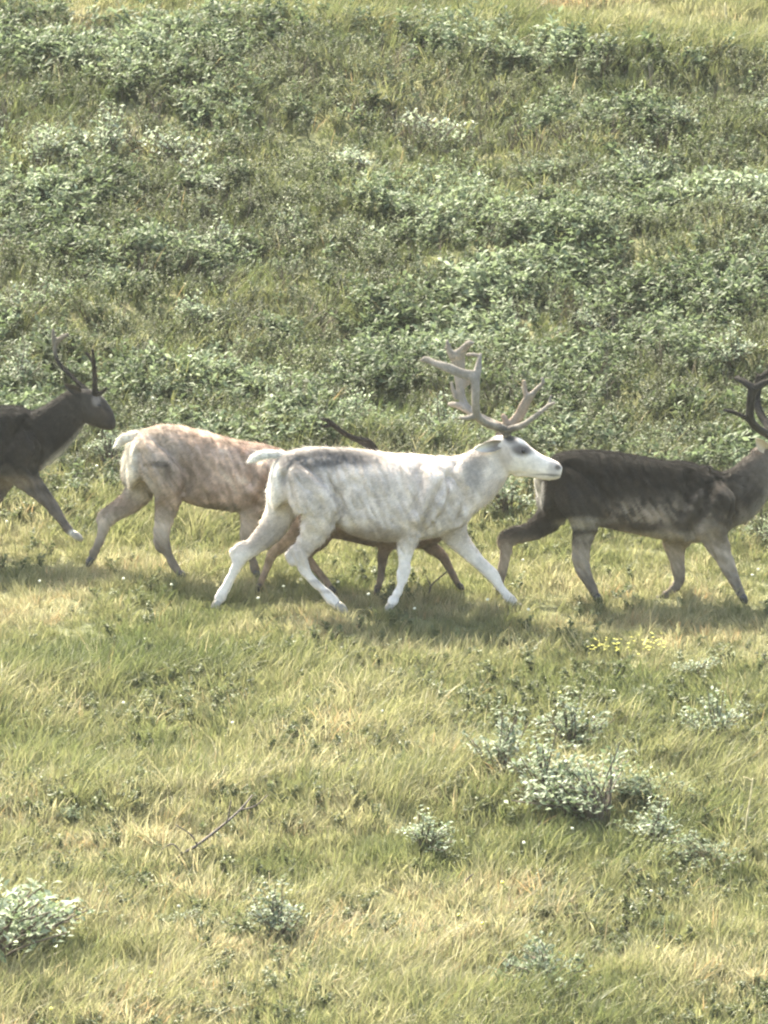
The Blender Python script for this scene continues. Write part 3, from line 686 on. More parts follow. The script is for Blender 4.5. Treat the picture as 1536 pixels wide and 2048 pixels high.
right = dict(place=(1083, 905, .99, 1), y=.3, base=(1300, 1200), seed=5, label='dark charcoal brown reindeer at the right edge, its antlers cut by the frame', hoofmat=M_hoof, hairs=65000,
    torso=[(1083, 955, 1010, .06), (1092, 930, 1030, .12), (1112, 911, 1014, .145), (1145, 903, 1026, .165), (1190, 902, 1048, .185), (1240, 907, 1060, .225), (1290, 916, 1070, .235), (1335, 923, 1080, .225), (1375, 924, 1085, .195), (1410, 936, 1082, .17), (1440, 946, 1073, .14), (1462, 955, 1058, .115), (1478, 970, 1042, .06)],
    limbs=[
        [(1400, 1000, 70, .15, 0), (1435, 1002, 62, .135, 0), (1468, 992, 55, .11, 0), (1497, 970, 47, .09, 0), (1520, 945, 42, .08, 0), (1538, 925, 36, .075, 0)],
        [(1518, 918, 26, .06, 0), (1536, 918, 35, .08, 0), (1563, 926, 37, .087, 0), (1588, 936, 28, .07, 0), (1612, 946, 22, .052, 0), (1632, 954, 21, .048, 0), (1648, 959, 18, .05, 0), (1657, 961, 11, .034, 0)],
        [(1145, 945, 40, .07, rn), (1158, 990, 48, .095, rn-.04), (1170, 1030, 36, .07, rn-.04), (1170, 1060, 24, .05, rn), (1167, 1088, 18, .037, rn), (1166, 1115, 16, .032, rn), (1168, 1138, 15, .03, rn), (1178, 1163, 11.5, .024, rn), (1188, 1184, 11, .024, rn), (1193, 1194, 8, .02, rn)],
        [(1125, 945, 38, .07, rf), (1112, 990, 40, .08, rf), (1102, 1030, 30, .06, rf), (1072, 1058, 21, .045, rf), (1042, 1070, 17, .036, rf), (1018, 1079, 16, .031, rf), (1012, 1098, 14, .027, rf), (1008, 1125, 12, .024, rf), (1003, 1148, 10.5, .023, rf), (998, 1166, 10, .023, rf), (994, 1178, 8, .02, rf)],
        [(1420, 1000, 52, .068, rn-.055), (1422, 1045, 42, .065, rn-.05), (1430, 1080, 26, .05, rn), (1444, 1108, 20, .04, rn), (1456, 1133, 17, .033, rn), (1467, 1158, 14, .029, rn), (1478, 1180, 10.5, .023, rn), (1485, 1194, 10, .023, rn)],
        [(1375, 1000, 50, .06, rf), (1362, 1050, 38, .06, rf), (1351, 1090, 25, .046, rf), (1353, 1118, 17.5, .036, rf), (1358, 1146, 14.5, .03, rf), (1358, 1163, 12, .027, rf), (1346, 1179, 9, .022, rf), (1331, 1191, 8.5, .022, rf), (1323, 1197, 7, .019, rf)],
        [(1154, 1065, 9, .018, rn), (1150, 1100, 7, .015, rn), (1152, 1130, 7.5, .016, rn), (1166, 1156, 5, .013, rn)],
        [(1085, 1042, 9, .018, rf), (1040, 1056, 6, .015, rf), (1004, 1070, 7, .016, rf), (999, 1096, 5, .013, rf)],
    ],
    tail=[(1092, 925, 10, .03, 0), (1081, 942, 10, .03, 0), (1077, 965, 8, .026, 0), (1079, 984, 4, .014, 0)],
    tailcoat=lambda px, py, dy, P: np.tile(np.array((.70, .68, .62)), (len(px), 1)), tailflow=(0, 0, -1),
    coat=coat_right, flow=flowmap(1075, 1525, (1515, 1010, 25, 40)), velvet=velvet_dark,
    eyes=[(1582, 916, -.074), (1582, 916, .074)],
    hooves=[((1193, 1192), (1203, 1206), .028, rn), ((994, 1176), (990, 1193), .026, rf), ((1485, 1192), (1492, 1208), .026, rn), ((1323, 1196), (1311, 1204), .024, rf)],
    ears=[((1532, 900), (1512, 876, -.15), 11, -.06), ((1536, 898), (1500, 905, .12), 9, .06)],
    earcoat=lambda px, py, dy, P: np.tile(np.array((.50, .43, .36)), (len(px), 1)),
    antlers=[
        [[(1550, 886, -.035, 9), (1542, 872, -.05, 9), (1520, 860, -.12, 8), (1505, 846, -.18, 8), (1500, 825, -.22, 8.5), (1502, 800, -.25, 9, 7), (1506, 775, -.26, 10, 7)],
         [(1508, 778, -.26, 9, 6), (1490, 765, -.24, 7, 6), (1476, 757, -.2, 5), (1468, 757, -.18, 3)],
         [(1508, 778, -.26, 9, 6), (1525, 768, -.24, 7, 6), (1545, 760, -.2, 5)],
         [(1512, 852, -.15, 7), (1490, 835, -.19, 5), (1465, 824, -.22, 4), (1446, 820, -.24, 3)],
         [(1545, 876, -.05, 8), (1570, 868, -.06, 6), (1600, 848, -.07, 5), (1622, 826, -.08, 3.5)]],
        [[(1550, 886, .035, 9), (1542, 872, .05, 9), (1535, 850, .12, 8), (1520, 826, .2, 8), (1513, 800, .25, 8), (1516, 772, .27, 9, 7), (1522, 750, .26, 9, 6)],
         [(1520, 760, .26, 8), (1536, 745, .24, 6), (1550, 735, .22, 4)],
         [(1545, 876, .05, 8), (1565, 860, .05, 9, 5), (1585, 835, .04, 8, 5), (1595, 812, .03, 5)]],
    ])
for sp in (white, tan, young, left, right): make_reindeer(sp)

# ------------------------------------------------------------------ small plant meshes
def strip(V, F, vary, pts, widths, side, v):
    b = len(V)
    for p, wd in zip(pts[:-1], widths[:-1]):
        V.append(p-side*wd); V.append(p+side*wd)
    V.append(pts[-1]); m = len(pts)-1
    for k in range(m-1): F.append((b+2*k, b+2*k+1, b+2*k+3, b+2*k+2))
    F.append((b+2*m-2, b+2*m-1, b+2*m))
    vary.extend([v]*(2*m+1))
def grass_tuft(seed, n, h, spread, lean, wmul=1.0):
    r = np.random.default_rng(seed); V = []; F = []; vy = []
    for k in range(n):
        a = r.uniform(0, 2*math.pi); rad = spread*math.sqrt(r.uniform()); o = np.array([math.cos(a)*rad, math.sin(a)*rad, -.01])
        L = h*r.uniform(.45, 1.15); out = np.array([math.cos(a), math.sin(a), 0])*r.uniform(.0, .55)+np.array([lean*r.uniform(.4, 1.3), r.normal(0, .18), 0])
        pts = [o+(out*(t**1.7)+np.array([0, 0, t*(1-.28*t*np.linalg.norm(out))]))*L for t in (0, .35, .7, 1)]
        wd = r.uniform(.0022, .0042)*wmul; phi = r.uniform(0, math.pi); side = np.array([math.cos(phi), math.sin(phi), 0])
        strip(V, F, vy, pts, [wd, wd*1.1, wd*.8, 0], side, r.uniform(-.5, .5))
    return V, F, vy
def leaf(V, F, vy, base, d, L, wd, up, v):
    d = d/np.linalg.norm(d); s = np.cross(d, up); s /= np.linalg.norm(s)+1e-9; nrm = np.cross(s, d)
    b = len(V)
    V.extend([base, base+d*L*.45+s*wd-nrm*wd*-.25, base+d*L-nrm*L*.12, base+d*L*.45-s*wd+nrm*wd*.25, base+d*L*.5])
    F.extend([(b, b+1, b+4), (b+1, b+2, b+4), (b+2, b+3, b+4), (b+3, b, b+4)]); vy.extend([v]*5)
def sprig(seed, h, nl, L, wd, stems=3):
    r = np.random.default_rng(seed); V = []; F = []; vy = []
    for s in range(stems):
        a = r.uniform(0, 2*math.pi); out = np.array([math.cos(a), math.sin(a), 0])*r.uniform(.1, .6); H = h*r.uniform(.6, 1.1)
        path = lambda t: (out*t**1.4+np.array([0, 0, t]))*H
        strip(V, F, vy, [path(0), path(.5), path(1)], [.003, .0025, 0], np.array([1, 0, 0]), -1.0)
        for k in range(nl):
            t = r.uniform(.25, 1.0); az = r.uniform(0, 2*math.pi)
            d = np.array([math.cos(az), math.sin(az), r.uniform(-.1, 1.0)]); up = np.array([0, 0, 1])+r.normal(0, .5, 3)
            l = L*r.uniform(.6, 1.2)
            leaf(V, F, vy, path(t), d, l, wd*l/L, up, r.uniform(-.5, .5))
    return V, F, vy
def proto(name, geo, mat):
    V, F, vy = geo
    me = bpy.data.meshes.new(name); me.from_pydata([tuple(v) for v in V], [], F); me.materials.append(mat)
    attr(me, 'vary', vy)
    return bpy.data.objects.new(name, me)
def scatter(name, protos, P, rot, scl, tint, idx, label):
    lib = bpy.data.collections.new(name+'_kinds')
    for k, o in enumerate(protos): o.name = f'{name}_{k:02d}'; lib.objects.link(o)
    me = bpy.data.meshes.new(name); me.vertices.add(len(P)); me.vertices.foreach_set('co', np.asarray(P, np.float32).ravel())
    attr(me, 'rot', rot, 'FLOAT_VECTOR'); attr(me, 'scl', scl, 'FLOAT_VECTOR'); attr(me, 'tint', tint); attr(me, 'idx', idx, 'INT')
    o = bpy.data.objects.new(name, me); col.objects.link(o)
    ng = bpy.data.node_groups.new(name, 'GeometryNodeTree')
    ng.interface.new_socket('Geometry', in_out='INPUT', socket_type='NodeSocketGeometry')
    ng.interface.new_socket('Geometry', in_out='OUTPUT', socket_type='NodeSocketGeometry')
    gi = ng.nodes.new('NodeGroupInput'); go = ng.nodes.new('NodeGroupOutput')
    ci = ng.nodes.new('GeometryNodeCollectionInfo'); ci.inputs['Collection'].default_value = lib
    ci.inputs['Separate Children'].default_value = True; ci.inputs['Reset Children'].default_value = True
    ip = ng.nodes.new('GeometryNodeInstanceOnPoints'); ip.inputs['Pick Instance'].default_value = True
    def na(nm, t):
        q = ng.nodes.new('GeometryNodeInputNamedAttribute'); q.data_type = t; q.inputs['Name'].default_value = nm; return q.outputs['Attribute']
    e = ng.nodes.new('FunctionNodeEulerToRotation')
    L = ng.links.new
    L(gi.outputs[0], ip.inputs['Points']); L(ci.outputs[0], ip.inputs['Instance'])
    L(na('idx', 'INT'), ip.inputs['Instance Index']); L(na('rot', 'FLOAT_VECTOR'), e.inputs[0]); L(e.outputs[0], ip.inputs['Rotation'])
    L(na('scl', 'FLOAT_VECTOR'), ip.inputs['Scale']); L(ip.outputs[0], go.inputs[0])
    md = o.modifiers.new('scatter', 'NODES'); md.node_group = ng
    tag(o, label, None, None, 'stuff'); o['category'] = label.split()[-1] if False else name.replace('_', ' ')
    return o

# ------------------------------------------------------------------ where what grows
def cand(n, x0, x1, y0, y1, seed):
    r = np.random.default_rng(seed); x = r.uniform(x0, x1, n); y = r.uniform(y0, y1, n)
    k = np.abs(x) < 2.65*(60+y)/60+.8; x = x[k]; y = y[k]
    P = np.stack([x, y, ground(x, y)], -1); return P, project(P), r
def scrub_mask(px, py, P):
    edge = 968+18*np.sin(px/160.)+(px-900).clip(0)*.20 + 60*(fbm(P[:, 0], P[:, 1], .8, 70)-.5)
    top = 70+110*(fbm(P[:, 0], P[:, 1], 2.0, 71)-.5) + 45*smooth(800, 1500, px) - 60*(1-smooth(0, 150, px))
    return (1-smooth(edge-40, edge+25, py))*smooth(top-25, top+70, py)
def G(px, py, cx, cy, rx, ry): return np.exp(-((px-cx)/rx)**2-((py-cy)/ry)**2)
def grass_tint(px, py, P):
    t = .42 + .62*(fbm(P[:, 0]*.7, P[:, 1], 1.1, 80)-.5) + .42*(fbm(P[:, 0], P[:, 1], .32, 84, 2)-.5)
    up = 1-smooth(820, 1000, py)
    t += .13*(1-up) - .12*up
    for cx, cy, rx, ry, v in ((90, 1235, 130, 45, .28), (300, 2000, 240, 70, .25), (950, 1960, 120, 60, .15), (1480, 1950, 120, 110, .2), (640, 1600, 260, 50, .1),
                              (430, 1720, 120, 60, .1), (930, 1790, 220, 50, .15), (1250, 1225, 260, 40, .12), (600, 1260, 200, 30, .1), (880, 1880, 260, 40, .12),
                              (260, 1310, 230, 45, -.25), (1200, 1350, 260, 55, -.28), (480, 1430, 130, 35, -.18), (50, 1510, 110, 35, -.2), (330, 1500, 60, 30, -.15),
                              (1200, 1690, 200, 40, -.2), (1000, 1620, 80, 60, -.15), (560, 1760, 120, 60, -.15), (100, 1960, 120, 70, -.2), (1050, 2000, 160, 40, -.2),
                              (150, 1620, 70, 40, -.12), (1400, 1620, 130, 60, -.12)):
        t += v*G(px, py, cx, cy, rx, ry)
    t += .16*(1-smooth(40, 130, py))  + .12*(1-smooth(170, 320, py))*smooth(1000, 1400, px)
    return np.minimum(t, .80) + .5*G(px, py, 1170, -10, 300, 50)*smooth(.3, .6, fbm(P[:, 0], P[:, 1], .5, 86))
def strip_near(P): return (1-smooth(.9, 2.2, np.abs(P[:, 1]-.35)))

def build_grass():
    kinds = [proto('g', grass_tuft(100+k, 26, .145, .07, .34, .8), M_grass) for k in range(4)] + \
            [proto('g', grass_tuft(200+k, 18, .23, .05, .6, .7), M_grass) for k in range(3)] + \
            [proto('g', grass_tuft(300+k, 34, .07, .09, .12, .9), M_grass) for k in range(3)]
    P, pr, r = cand(88000, -4.6, 4.6, -14.5, 21.5, 1)
    m = scrub_mask(pr[:, 0], pr[:, 1], P)
    keep = r.uniform(size=len(P)) > m*.66; P, pr, m = P[keep], pr[keep], m[keep]
    n = len(P); t = grass_tint(pr[:, 0], pr[:, 1], P); near = strip_near(P)
    tall = fbm(P[:, 0], P[:, 1], .7, 90)
    u = r.uniform(size=n)
    idx = np.where(u < .40, r.integers(0, 4, n), np.where(u < .40+.45*smooth(.35, .7, tall), r.integers(4, 7, n), r.integers(7, 10, n)))
    idx = np.where((near > r.uniform(size=n)*1.1) & (idx >= 4) & (idx < 7), r.integers(7, 10, n), idx)
    s = r.uniform(.7, 1.25, n)*(.75+.6*tall)*(1-.25*near)
    rot = np.stack([r.normal(0, .22, n), r.normal(.05, .22, n), np.where((idx >= 4) & (idx < 7), r.normal(0, .9, n), r.uniform(0, 6.28, n))], -1)
    scatter('grass', kinds, P, rot, np.stack([s, s, s], -1), t+r.normal(0, .10, n), idx, 'olive and straw coloured tundra grass covering the slope')
build_grass()

def build_scrub():
    kinds = [proto('w', sprig(400+k, .22, 14, .056, .0130, 3), M_willow) for k in range(5)]
    P, pr, r = cand(34000, -4.6, 4.6, 1.5, 21.5, 2)
    m = scrub_mask(pr[:, 0], pr[:, 1], P)
    d = .72*fbm(P[:, 0]*.8, P[:, 1]*.8, .55, 73)+.28*fbm(P[:, 0]*.6, P[:, 1], 1.9, 173, 2)
    keep = r.uniform(size=len(P)) < m*(.10+.8*smooth(.48, .58, d)); P, pr, d = P[keep], pr[keep], d[keep]
    n = len(P); s = r.uniform(.65, 1.15, n)*(.3+1.35*d)
    rot = np.stack([r.normal(0, .25, n), r.normal(0.1, .25, n), r.uniform(0, 6.28, n)], -1)
    t = .32+.9*(fbm(P[:, 0], P[:, 1], 1.0, 76)-.5)+.85*(d-.54)+r.normal(0, .12, n)
    scatter('willow_scrub', kinds, P, rot, np.stack([s, s, s], -1), t, r.integers(0, 5, n), 'low grey-green willow scrub matting the hillside behind the herd')
    kinds = [proto('b', sprig(500+k, .17, 26, .016, .0065, 4), M_birch) for k in range(4)]
    P, pr, r = cand(36000, -4.6, 4.6, 1.5, 21.5, 3)
    m = scrub_mask(pr[:, 0], pr[:, 1], P); d = fbm(P[:, 0], P[:, 1]*.8, .9, 78)
    keep = r.uniform(size=len(P)) < m*(.32+.55*smooth(.42, .6, d)); P, pr, d = P[keep], pr[keep], d[keep]
    n = len(P); s = r.uniform(.7, 1.3, n)
    rot = np.stack([r.normal(0, .2, n), r.normal(.1, .2, n), r.uniform(0, 6.28, n)], -1)
    t = .5+1.1*(fbm(P[:, 0], P[:, 1], 1.0, 79)-.5)+r.normal(0, .15, n)
    scatter('dwarf_birch_scrub', kinds, P, rot, np.stack([s, s, s], -1), t, r.integers(0, 4, n), 'dark small-leaved dwarf birch filling the gaps between the willows')
build_scrub()
def build_herbs():
    kinds = [proto('h', sprig(600+k, .085, 12, .022, .0075, 4), M_birch) for k in range(4)]
    P, pr, r = cand(22000, -4.6, 4.6, -14.5, 3.5, 4)
    d = fbm(P[:, 0], P[:, 1]*.8, .6, 88)
    keep = r.uniform(size=len(P)) < (.12+.85*smooth(.45, .65, d))*(1-.8*strip_near(P)); P, pr = P[keep], pr[keep]
    n = len(P); s = r.uniform(.7, 1.5, n)
    rot = np.stack([r.normal(0, .25, n), r.normal(.1, .25, n), r.uniform(0, 6.28, n)], -1)
    t = .85+.8*(fbm(P[:, 0], P[:, 1], .8, 89)-.5)+r.normal(0, .2, n)
    scatter('meadow_herbs', kinds, P, rot, np.stack([s, s, s], -1), t, r.integers(0, 4, n), 'small olive-leaved herbs growing among the meadow grass')
build_herbs()
def build_stalks():
    kinds = [proto('s', grass_tuft(700+k, 4, .27, .05, .5, .55), M_grass) for k in range(4)]
    P, pr, r = cand(9000, -4.6, 4.6, -14.5, 21.5, 5)
    keep = r.uniform(size=len(P)) < (.2+.8*smooth(.4, .65, fbm(P[:, 0], P[:, 1], .9, 188)))*(1-.6*strip_near(P)); P = P[keep]
    n = len(P); s = r.uniform(.6, 1.25, n)
    rot = np.stack([r.normal(0, .2, n), r.normal(.1, .25, n), r.normal(0, 1.2, n)], -1)
    scatter('dry_grass_stalks', kinds, P, rot, np.stack([s, s, s], -1), .8+r.normal(0, .15, n), r.integers(0, 4, n), 'thin dry grass stalks bending above the turf')
    kinds = [proto('t', sprig(720+k, .30, 0, .02, .01, 7), M_bare) for k in range(4)]
    P, pr, r = cand(6000, -4.6, 4.6, 1.5, 21.5, 6); m = scrub_mask(pr[:, 0], pr[:, 1], P)
    keep = r.uniform(size=len(P)) < m*smooth(.45, .62, fbm(P[:, 0], P[:, 1], .8, 190)); P = P[keep]
    n = len(P); s = r.uniform(.6, 1.2, n)
    rot = np.stack([r.normal(0, .35, n), r.normal(.2, .35, n), r.uniform(0, 6.28, n)], -1)
    scatter('bare_twigs', kinds, P, rot, np.stack([s, s, s], -1), r.uniform(0, 1, n), r.integers(0, 4, n), 'bare grey and brown twigs standing in the willow scrub')
M_bare = leafy('bare_twig_bark', [(0, (.06, .045, .032)), (.6, (.15, .12, .09)), (1, (.33, .29, .22))], 'tint', .05, .7, .2)
build_stalks()

# ------------------------------------------------------------------ willow shrubs one can point to
def shrub_kind(seed, nst, nleaf, R, H, L, wd, tint0):
    r = np.random.default_rng(seed); g = Geo(); V = []; F = []; vy = []; tv = []
    cl = [(r.uniform(0, 2*math.pi), math.sqrt(r.uniform(.0, 1.0)), r.uniform(.35, 1.25)) for _ in range(7)]
    for s in range(nst):
        ca_, cr_, ch_ = cl[int(7*r.uniform()**1.6)]; ex = math.cos(ca_)*cr_+r.normal(0, .28); ey = math.sin(ca_)*cr_+r.normal(0, .28)
        a = math.atan2(ey, ex); rad = min(1.2, math.hypot(ex, ey)); hh = H*(1-.35*rad*rad)*ch_*r.uniform(.8, 1.1)
        end = np.array([math.cos(a)*rad*R, math.sin(a)*rad*R, hh]); mid = np.array([end[0]*.35, end[1]*.35, hh*.5])+r.normal(0, .02, 3)
        path = catmull([np.array([r.normal(0, .02), r.normal(0, .02), -.03]), mid, end], 4)
        g.tube(path, list(np.linspace(.007, .0025, len(path))), 5)
        for k in range(nleaf):
            t = r.uniform(.3, 1)**.55; q = t*(len(path)-1); i = int(min(q, len(path)-2)); p = path[i]+(path[i+1]-path[i])*(q-i)
            az = r.uniform(0, 2*math.pi); tw = r.normal(0, .03, 3)*np.array([1, 1, .7])
            d = np.array([math.cos(az), math.sin(az), r.uniform(.0, 1.2)])
            l = L*r.uniform(.6, 1.25)
            b0 = len(V); leaf(V, F, vy, p+tw, d, l, wd*l/L, np.array([0, 0, 1])+r.normal(0, .5, 3), r.uniform(-.5, .5)); tv.extend([tint0]*(len(V)-b0))
    return (g, V, F, vy, tv)
KINDS = []
for k, (nst, nl, R, H, L, wd, t0) in enumerate([(30, 20, .30, .36, .044, .011, .66), (24, 16, .26, .32, .044, .011, .78), (34, 20, .38, .33, .046, .0115, .52), (24, 20, .22, .44, .044, .0105, .60), (48, 22, .38, .34, .038, .0095, .62)]):
    g, V, F, vy, tv = shrub_kind(900+k, nst, nl, R, H, L, wd, t0)
    ms = bpy.data.meshes.new('stem'); ms.from_pydata(g.v, [], g.f); ms.materials.append(M_stem)
    mf = bpy.data.meshes.new('foliage'); mf.from_pydata([tuple(v) for v in V], [], F); mf.materials.append(M_willow_o)
    attr(mf, 'vary', vy); attr(mf, 'tint', tv)
    KINDS.append((ms, mf, R))
SHRUBS = [  # px, py of the base, half-width px, kind, label
    (88, 345, 55, 3, 'pale willow shrub near the upper left edge, above the long willow bank'),
    (215, 330, 75, 0, 'willow shrub forming the left part of the long upper left bank'),
    (365, 330, 70, 1, 'pale-leaved willow shrub forming the right part of the long upper left bank'),
    (455, 390, 50, 1, 'small pale willow shrub just below the upper left willow bank'),
    (45, 470, 55, 2, 'grey-green willow shrub hugging the left edge a quarter of the way down'),
    (310, 510, 75, 2, 'yellowish spreading willow shrub below the upper left bank'),
    (440, 520, 55, 0, 'willow shrub just right of the yellowish spreading willow'),
    (210, 560, 60, 2, 'green willow shrub lower left of the yellowish spreading willow'),
    (70, 640, 85, 2, 'broad green willow shrub above the dark left reindeer\'s antlers'),
    (400, 665, 45, 3, 'dark upright willow shrub midway between left reindeer and hilltop'),
    (590, 480, 60, 2, 'low willow shrub left of centre in the upper scrub'),
    (730, 500, 55, 1, 'willow shrub at the centre of the upper scrub'),
    (870, 480, 75, 2, 'yellow-green willow shrub in the upper scrub above the tall antlers'),
    (1060, 470, 50, 0, 'willow shrub right of the yellow-green one in the upper scrub'),
    (730, 345, 60, 1, 'pale willow shrub in the upper middle of the hillside'),
    (880, 290, 65, 1, 'faint pale willow shrub high on the hillside, near its middle'),
    (1060, 375, 60, 4, 'whitish willow shrub on the upper right, left of three in a row'),
    (1160, 350, 55, 4, 'whitish willow shrub on the upper right, middle of three in a row'),
    (1290, 380, 60, 0, 'willow shrub on the upper right, last of three in a row'),
    (1385, 265, 60, 1, 'willow shrub standing highest on the right side of the hillside'),
    (1390, 400, 65, 4, 'pale willow shrub below the highest right-hand willow'),
    (1505, 450, 55, 4, 'pale willow shrub cut by the right edge in the upper scrub'),
    (1190, 665, 50, 1, 'small willow shrub above the dark right reindeer\'s back'),
    (1370, 705, 65, 4, 'pale willow shrub up the slope from the right reindeer\'s shoulder'),
    (1470, 745, 60, 0, 'willow shrub just above the right reindeer\'s antlers'),
    (40, 790, 60, 0, 'pale willow shrub directly above the dark left reindeer\'s back'),
    (215, 935, 55, 0, 'willow shrub between the left reindeer\'s throat and the tan one\'s tail'),
    (350, 790, 60, 2, 'green willow shrub above the tan reindeer\'s rump'),
    (560, 815, 60, 0, 'willow shrub above the tan reindeer\'s shoulders'),
    (705, 850, 70, 2, 'bright green willow shrub framing the tan reindeer\'s antler'),
    (885, 890, 60, 0, 'willow shrub below the white reindeer\'s antlers, behind its neck'),
    (1100, 905, 45, 1, 'pale willow shrub right behind the white reindeer\'s forehead'),
    (1015, 1040, 55, 3, 'dark willow shrub showing between the white reindeer\'s chest and the right one'),
    (1330, 905, 60, 2, 'low green willow shrub just behind the right reindeer\'s back'),
    (1520, 1090, 60, 2, 'dark green willow shrub at the right edge, beside the right reindeer\'s chest'),
    (1140, 1505, 90, 0, 'pale willow shrub in the meadow, uppermost of the lower right clump'),
    (1005, 1560, 90, 0, 'thin willow shrub at the left of the lower right clump'),
    (1200, 1650, 140, 4, 'largest pale willow shrub of the lower right clump'),
    (1090, 1605, 95, 0, 'grey-green willow shrub filling the middle of the lower right clump'),
    (1300, 1600, 85, 2, 'green willow shrub at the upper right end of the lower right clump'),
    (1310, 1700, 75, 0, 'low willow shrub at the lower right end of the lower right clump'),
    (850, 1705, 65, 0, 'small silvery willow shrub left of the lower right clump'),
    (1420, 1735, 85, 2, 'green willow shrub at lower right, right of the largest pale clump'),
    (1390, 1350, 42, 1, 'small pale willow shrub in the meadow under the right reindeer'),
    (1520, 1440, 45, 1, 'small pale willow shrub at the right edge of the meadow'),
    (1270, 1400, 28, 4, 'tiny white-leaved willow in the dark grass under the right reindeer'),
    (-25, 1930, 185, 4, 'large silvery willow shrub at the lower left edge'),
    (555, 1885, 85, 0, 'low greyish willow shrub near the bottom, left of centre'),
    (360, 1850, 38, 1, 'small silvery willow sprig right of the large lower left shrub'),
    (1110, 1990, 110, 2, 'green willow shrub at the bottom, right of centre'),
    (1335, 1860, 36, 4, 'tiny whitish willow sprig in the straw grass at lower right'),
    (150, 1640, 38, 2, 'small dark willow sprig above the large lower left shrub'),
    (1430, 1495, 75, 0, 'sparse willow shrub in the meadow near the right edge'),
]
for k, (px, py, hw, kd, lab) in enumerate(SHRUBS):
    c = on_ground(px, py); ms, mf, R = KINDS[kd]
    root = empty('willow_shrub', c); s = hw*pixsize(c[1])/R*1.1
    root.scale = (s, s, s*random.uniform(.8, 1.1)); root.rotation_euler = (0, 0, random.uniform(0, 6.28))
    for me in (ms, mf):
        o = bpy.data.objects.new(me.name.split('.')[0], me); col.objects.link(o); o.parent = root
    tag(root, lab, 'shrub', 'willow shrubs on the slope')

# ------------------------------------------------------------------ flowers, stalks, twigs
def flower(px, py, head_mat, r0, name, label, group, hgt=.19):
    """px,py = the head; the stem goes down to the ground in front of it"""
    c = on_ground(px, py+hgt*PPM*.9); top = W(px, py, c[1])
    if top[2]-c[2] < .03: top[2] = c[2]+.05
    root = empty(name, c)
    g = Geo(); g.tube([np.array([0, 0, -.02]), np.array([(top[0]-c[0])*.6+.01, 0, (top[2]-c[2])*.6]), top-c], [.0018, .0016, .0012], 5)
    mesh_obj('stem', g.v, g.f, M_green, root)
    bm = bmesh.new(); bmesh.ops.create_icosphere(bm, subdivisions=2, radius=r0)
    rr = random.Random(px)
    for v in bm.verts: v.co *= rr.uniform(.7, 1.2); v.co.z *= .8
    me = bpy.data.meshes.new('head'); bm.to_mesh(me); bm.free(); me.materials.append(head_mat)
    h = bpy.data.objects.new('head', me); col.objects.link(h); h.parent = root; h.location = Vector(top-c)
    tag(root, label, 'flower', group)
WD = "white flower head "
for px, py, lab in ((14, 1043, "at the left edge beneath the dark left reindeer"), (79, 1162, "in the grass below the left reindeer's raised foreleg"),
        (247, 1157, "between the tan reindeer's two hind legs"), (343, 1169, "just under the tan reindeer's near hind hoof"), (194, 932, "in front of the left reindeer's throat"),
        (305, 796, "in the scrub above the tan reindeer's rump"), (1046, 1120, "under the right reindeer's trailing hind leg"), (1517, 1139, "upper of two at the right edge, by the right reindeer's foreleg"),
        (1505, 1150, "lower of two at the right edge, by the right reindeer's foreleg"), (737, 1188, "midway between the white reindeer's near hind and near front hooves"),
        (975, 1199, "left of the white reindeer's leading front hoof"), (829, 1217, "just right of the white reindeer's near front hoof"), (1057, 1219, "at the tip of the white reindeer's leading front hoof"),
        (567, 1172, "in the middle between the white reindeer's hind legs"), (516, 1196, "lower left of those between the white reindeer's hind legs"), (676, 1164, "just right of the white reindeer's near hind shank"),
        (602, 1159, "touching the left side of the white reindeer's near hind shank"), (247, 1405, "alone in the meadow far below the tan reindeer"), (465, 1445, "alone in the meadow below the white reindeer's trailing hoof"),
        (765, 1422, "alone in the meadow below the white reindeer's front hoof"), (1228, 1382, "left of the tiny white-leaved willow"), (1048, 1685, "below the thin willow of the lower right clump"),
        (1303, 1782, "in straw grass below the right end of the lower right clump"), (1145, 1657, "at the foot of the largest pale willow"), (357, 1812, "on the small silvery willow sprig at lower left")):
    flower(px, py, M_cotton, .0115, 'cottongrass', WD+lab, 'white flower heads dotted over the grass')
YL = "yellow flower "
for px, py, lab in ((918, 1830, "topmost of three close together in the lower meadow"), (920, 1852, "lowest of three close together in the lower meadow"), (965, 1847, "rightmost of three close together in the lower meadow"),
        (1005, 1765, "beside the short black twig in the straw grass"), (102, 2017, "in the bottom left corner of the meadow"), (302, 1945, "in pale straw grass near the bottom left"),
        (1315, 1895, "below the tiny whitish willow sprig at lower right"), (115, 1805, "at the edge of the large silvery lower left willow"), (1120, 1385, "alone in dark grass left of the tiny white-leaved willow")):
    flower(px, py, M_yellow, .012, 'yellow_flower', YL+lab, 'yellow flowers dotted over the lower meadow')
def flower_patch():
    V = []; F = []; r = np.random.default_rng(77); top = ground(0, 0)
    for k in range(75):
        px = r.uniform(1175, 1330); py = 1292+r.normal(0, 10)-(px-1180)*.05
        c = on_ground(px, py+38); q = W(px, py, c[1]); q[2] = max(q[2], c[2]+.1); b = len(V)
        rad = r.uniform(.006, .012)
        for i in range(5):
            a = i*2*math.pi/5+r.uniform(0, .4)
            u = np.array([math.cos(a), math.sin(a), .35]); v = np.array([-math.sin(a), math.cos(a), 0])
            b = len(V); V.extend([q, q+u*rad*.6+v*rad*.45, q+u*rad*1.2, q+u*rad*.6-v*rad*.45]); F.append((b, b+1, b+2, b+3))
    o = mesh_obj('yellow_flower_patch', V, F, M_yellow, None, False)
    tag(o, 'strip of tiny yellow flowers in the meadow below the right reindeer', 'flowers', None, 'stuff')
flower_patch()
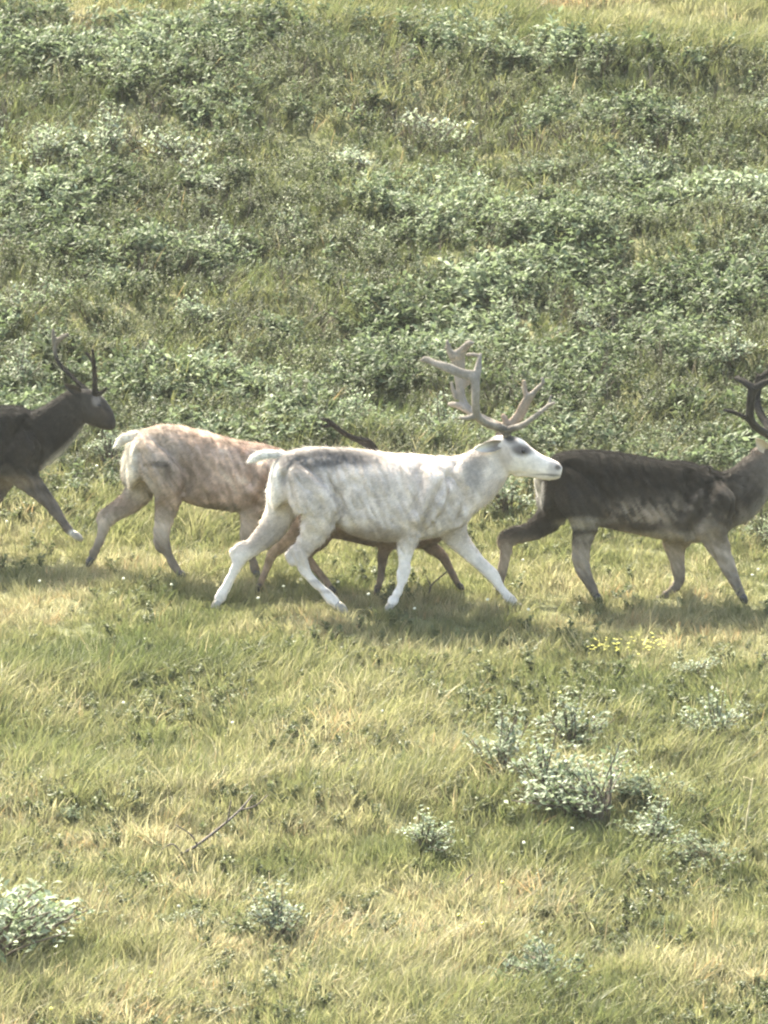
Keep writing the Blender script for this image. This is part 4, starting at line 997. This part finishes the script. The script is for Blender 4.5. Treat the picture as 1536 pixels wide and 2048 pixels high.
def twig(name, label, lines, mat, y=None, cat='twig', part=None):
    base = on_ground(lines[0][0][0], lines[0][0][1]); yy = base[1] if y is None else y
    g = Geo()
    for ln_ in lines:
        S = catmull(np.array([(p[0], p[1], p[2], p[3]) for p in ln_], float), 4)
        g.tube([W(s[0], s[1], yy+s[2]) for s in S], [max(s[3], .8)*pixsize(yy) for s in S], 6)
    o = mesh_obj(name, g.v, g.f, mat); tag(o, label, cat)
    return o
twig('fallen_branch', 'dark crooked dead branch leaning up through the meadow grass at lower left',
     [[(335, 1742, 0, 3), (360, 1712, .1, 3), (395, 1690, .2, 3), (440, 1655, .35, 2.6), (480, 1620, .5, 2.2), (505, 1590, .6, 1.6)],
      [(440, 1655, .35, 2), (455, 1640, .3, 1.6), (462, 1600, .3, 1)], [(365, 1708, .1, 2), (345, 1688, .1, 1.6), (322, 1700, .1, 1)],
      [(480, 1620, .5, 1.8), (510, 1612, .5, 1.4), (535, 1590, .5, .9)], [(395, 1690, .2, 2), (380, 1668, .2, 1.4), (352, 1650, .2, .9)]], M_dead)
twig('dead_twig', 'short black dead twig standing in straw grass, lower middle', [[(918, 1795, 0, 2.4), (925, 1772, 0, 2.2), (938, 1755, 0, 1.8), (948, 1748, 0, 1)]], M_dead)
twig('dry_stalk', 'tall pale dry stalk standing near the right edge of the meadow', [[(1490, 1690, 0, 2.2), (1492, 1650, 0, 2), (1500, 1600, 0, 1.8), (1506, 1556, 0, 1.5)], [(1505, 1562, 0, 1.5), (1495, 1556, 0, 1.2), (1486, 1554, 0, .9)]], M_straw, cat='stalk')
twig('bare_twig', 'thin bare forked twig between the white reindeer\'s forelegs', [[(858, 1200, 0, 1.8), (862, 1172, 0, 1.7), (880, 1155, 0, 1.5), (898, 1140, 0, 1)], [(862, 1172, 0, 1.5), (856, 1160, 0, 1), (852, 1150, 0, .8)]], M_dead)
twig('dry_stalk', 'pale dry stalk at the top right corner of the hillside', [[(1452, 60, 0, 2), (1452, 40, 0, 2), (1450, 5, 0, 1.4)]], M_straw, cat='stalk')
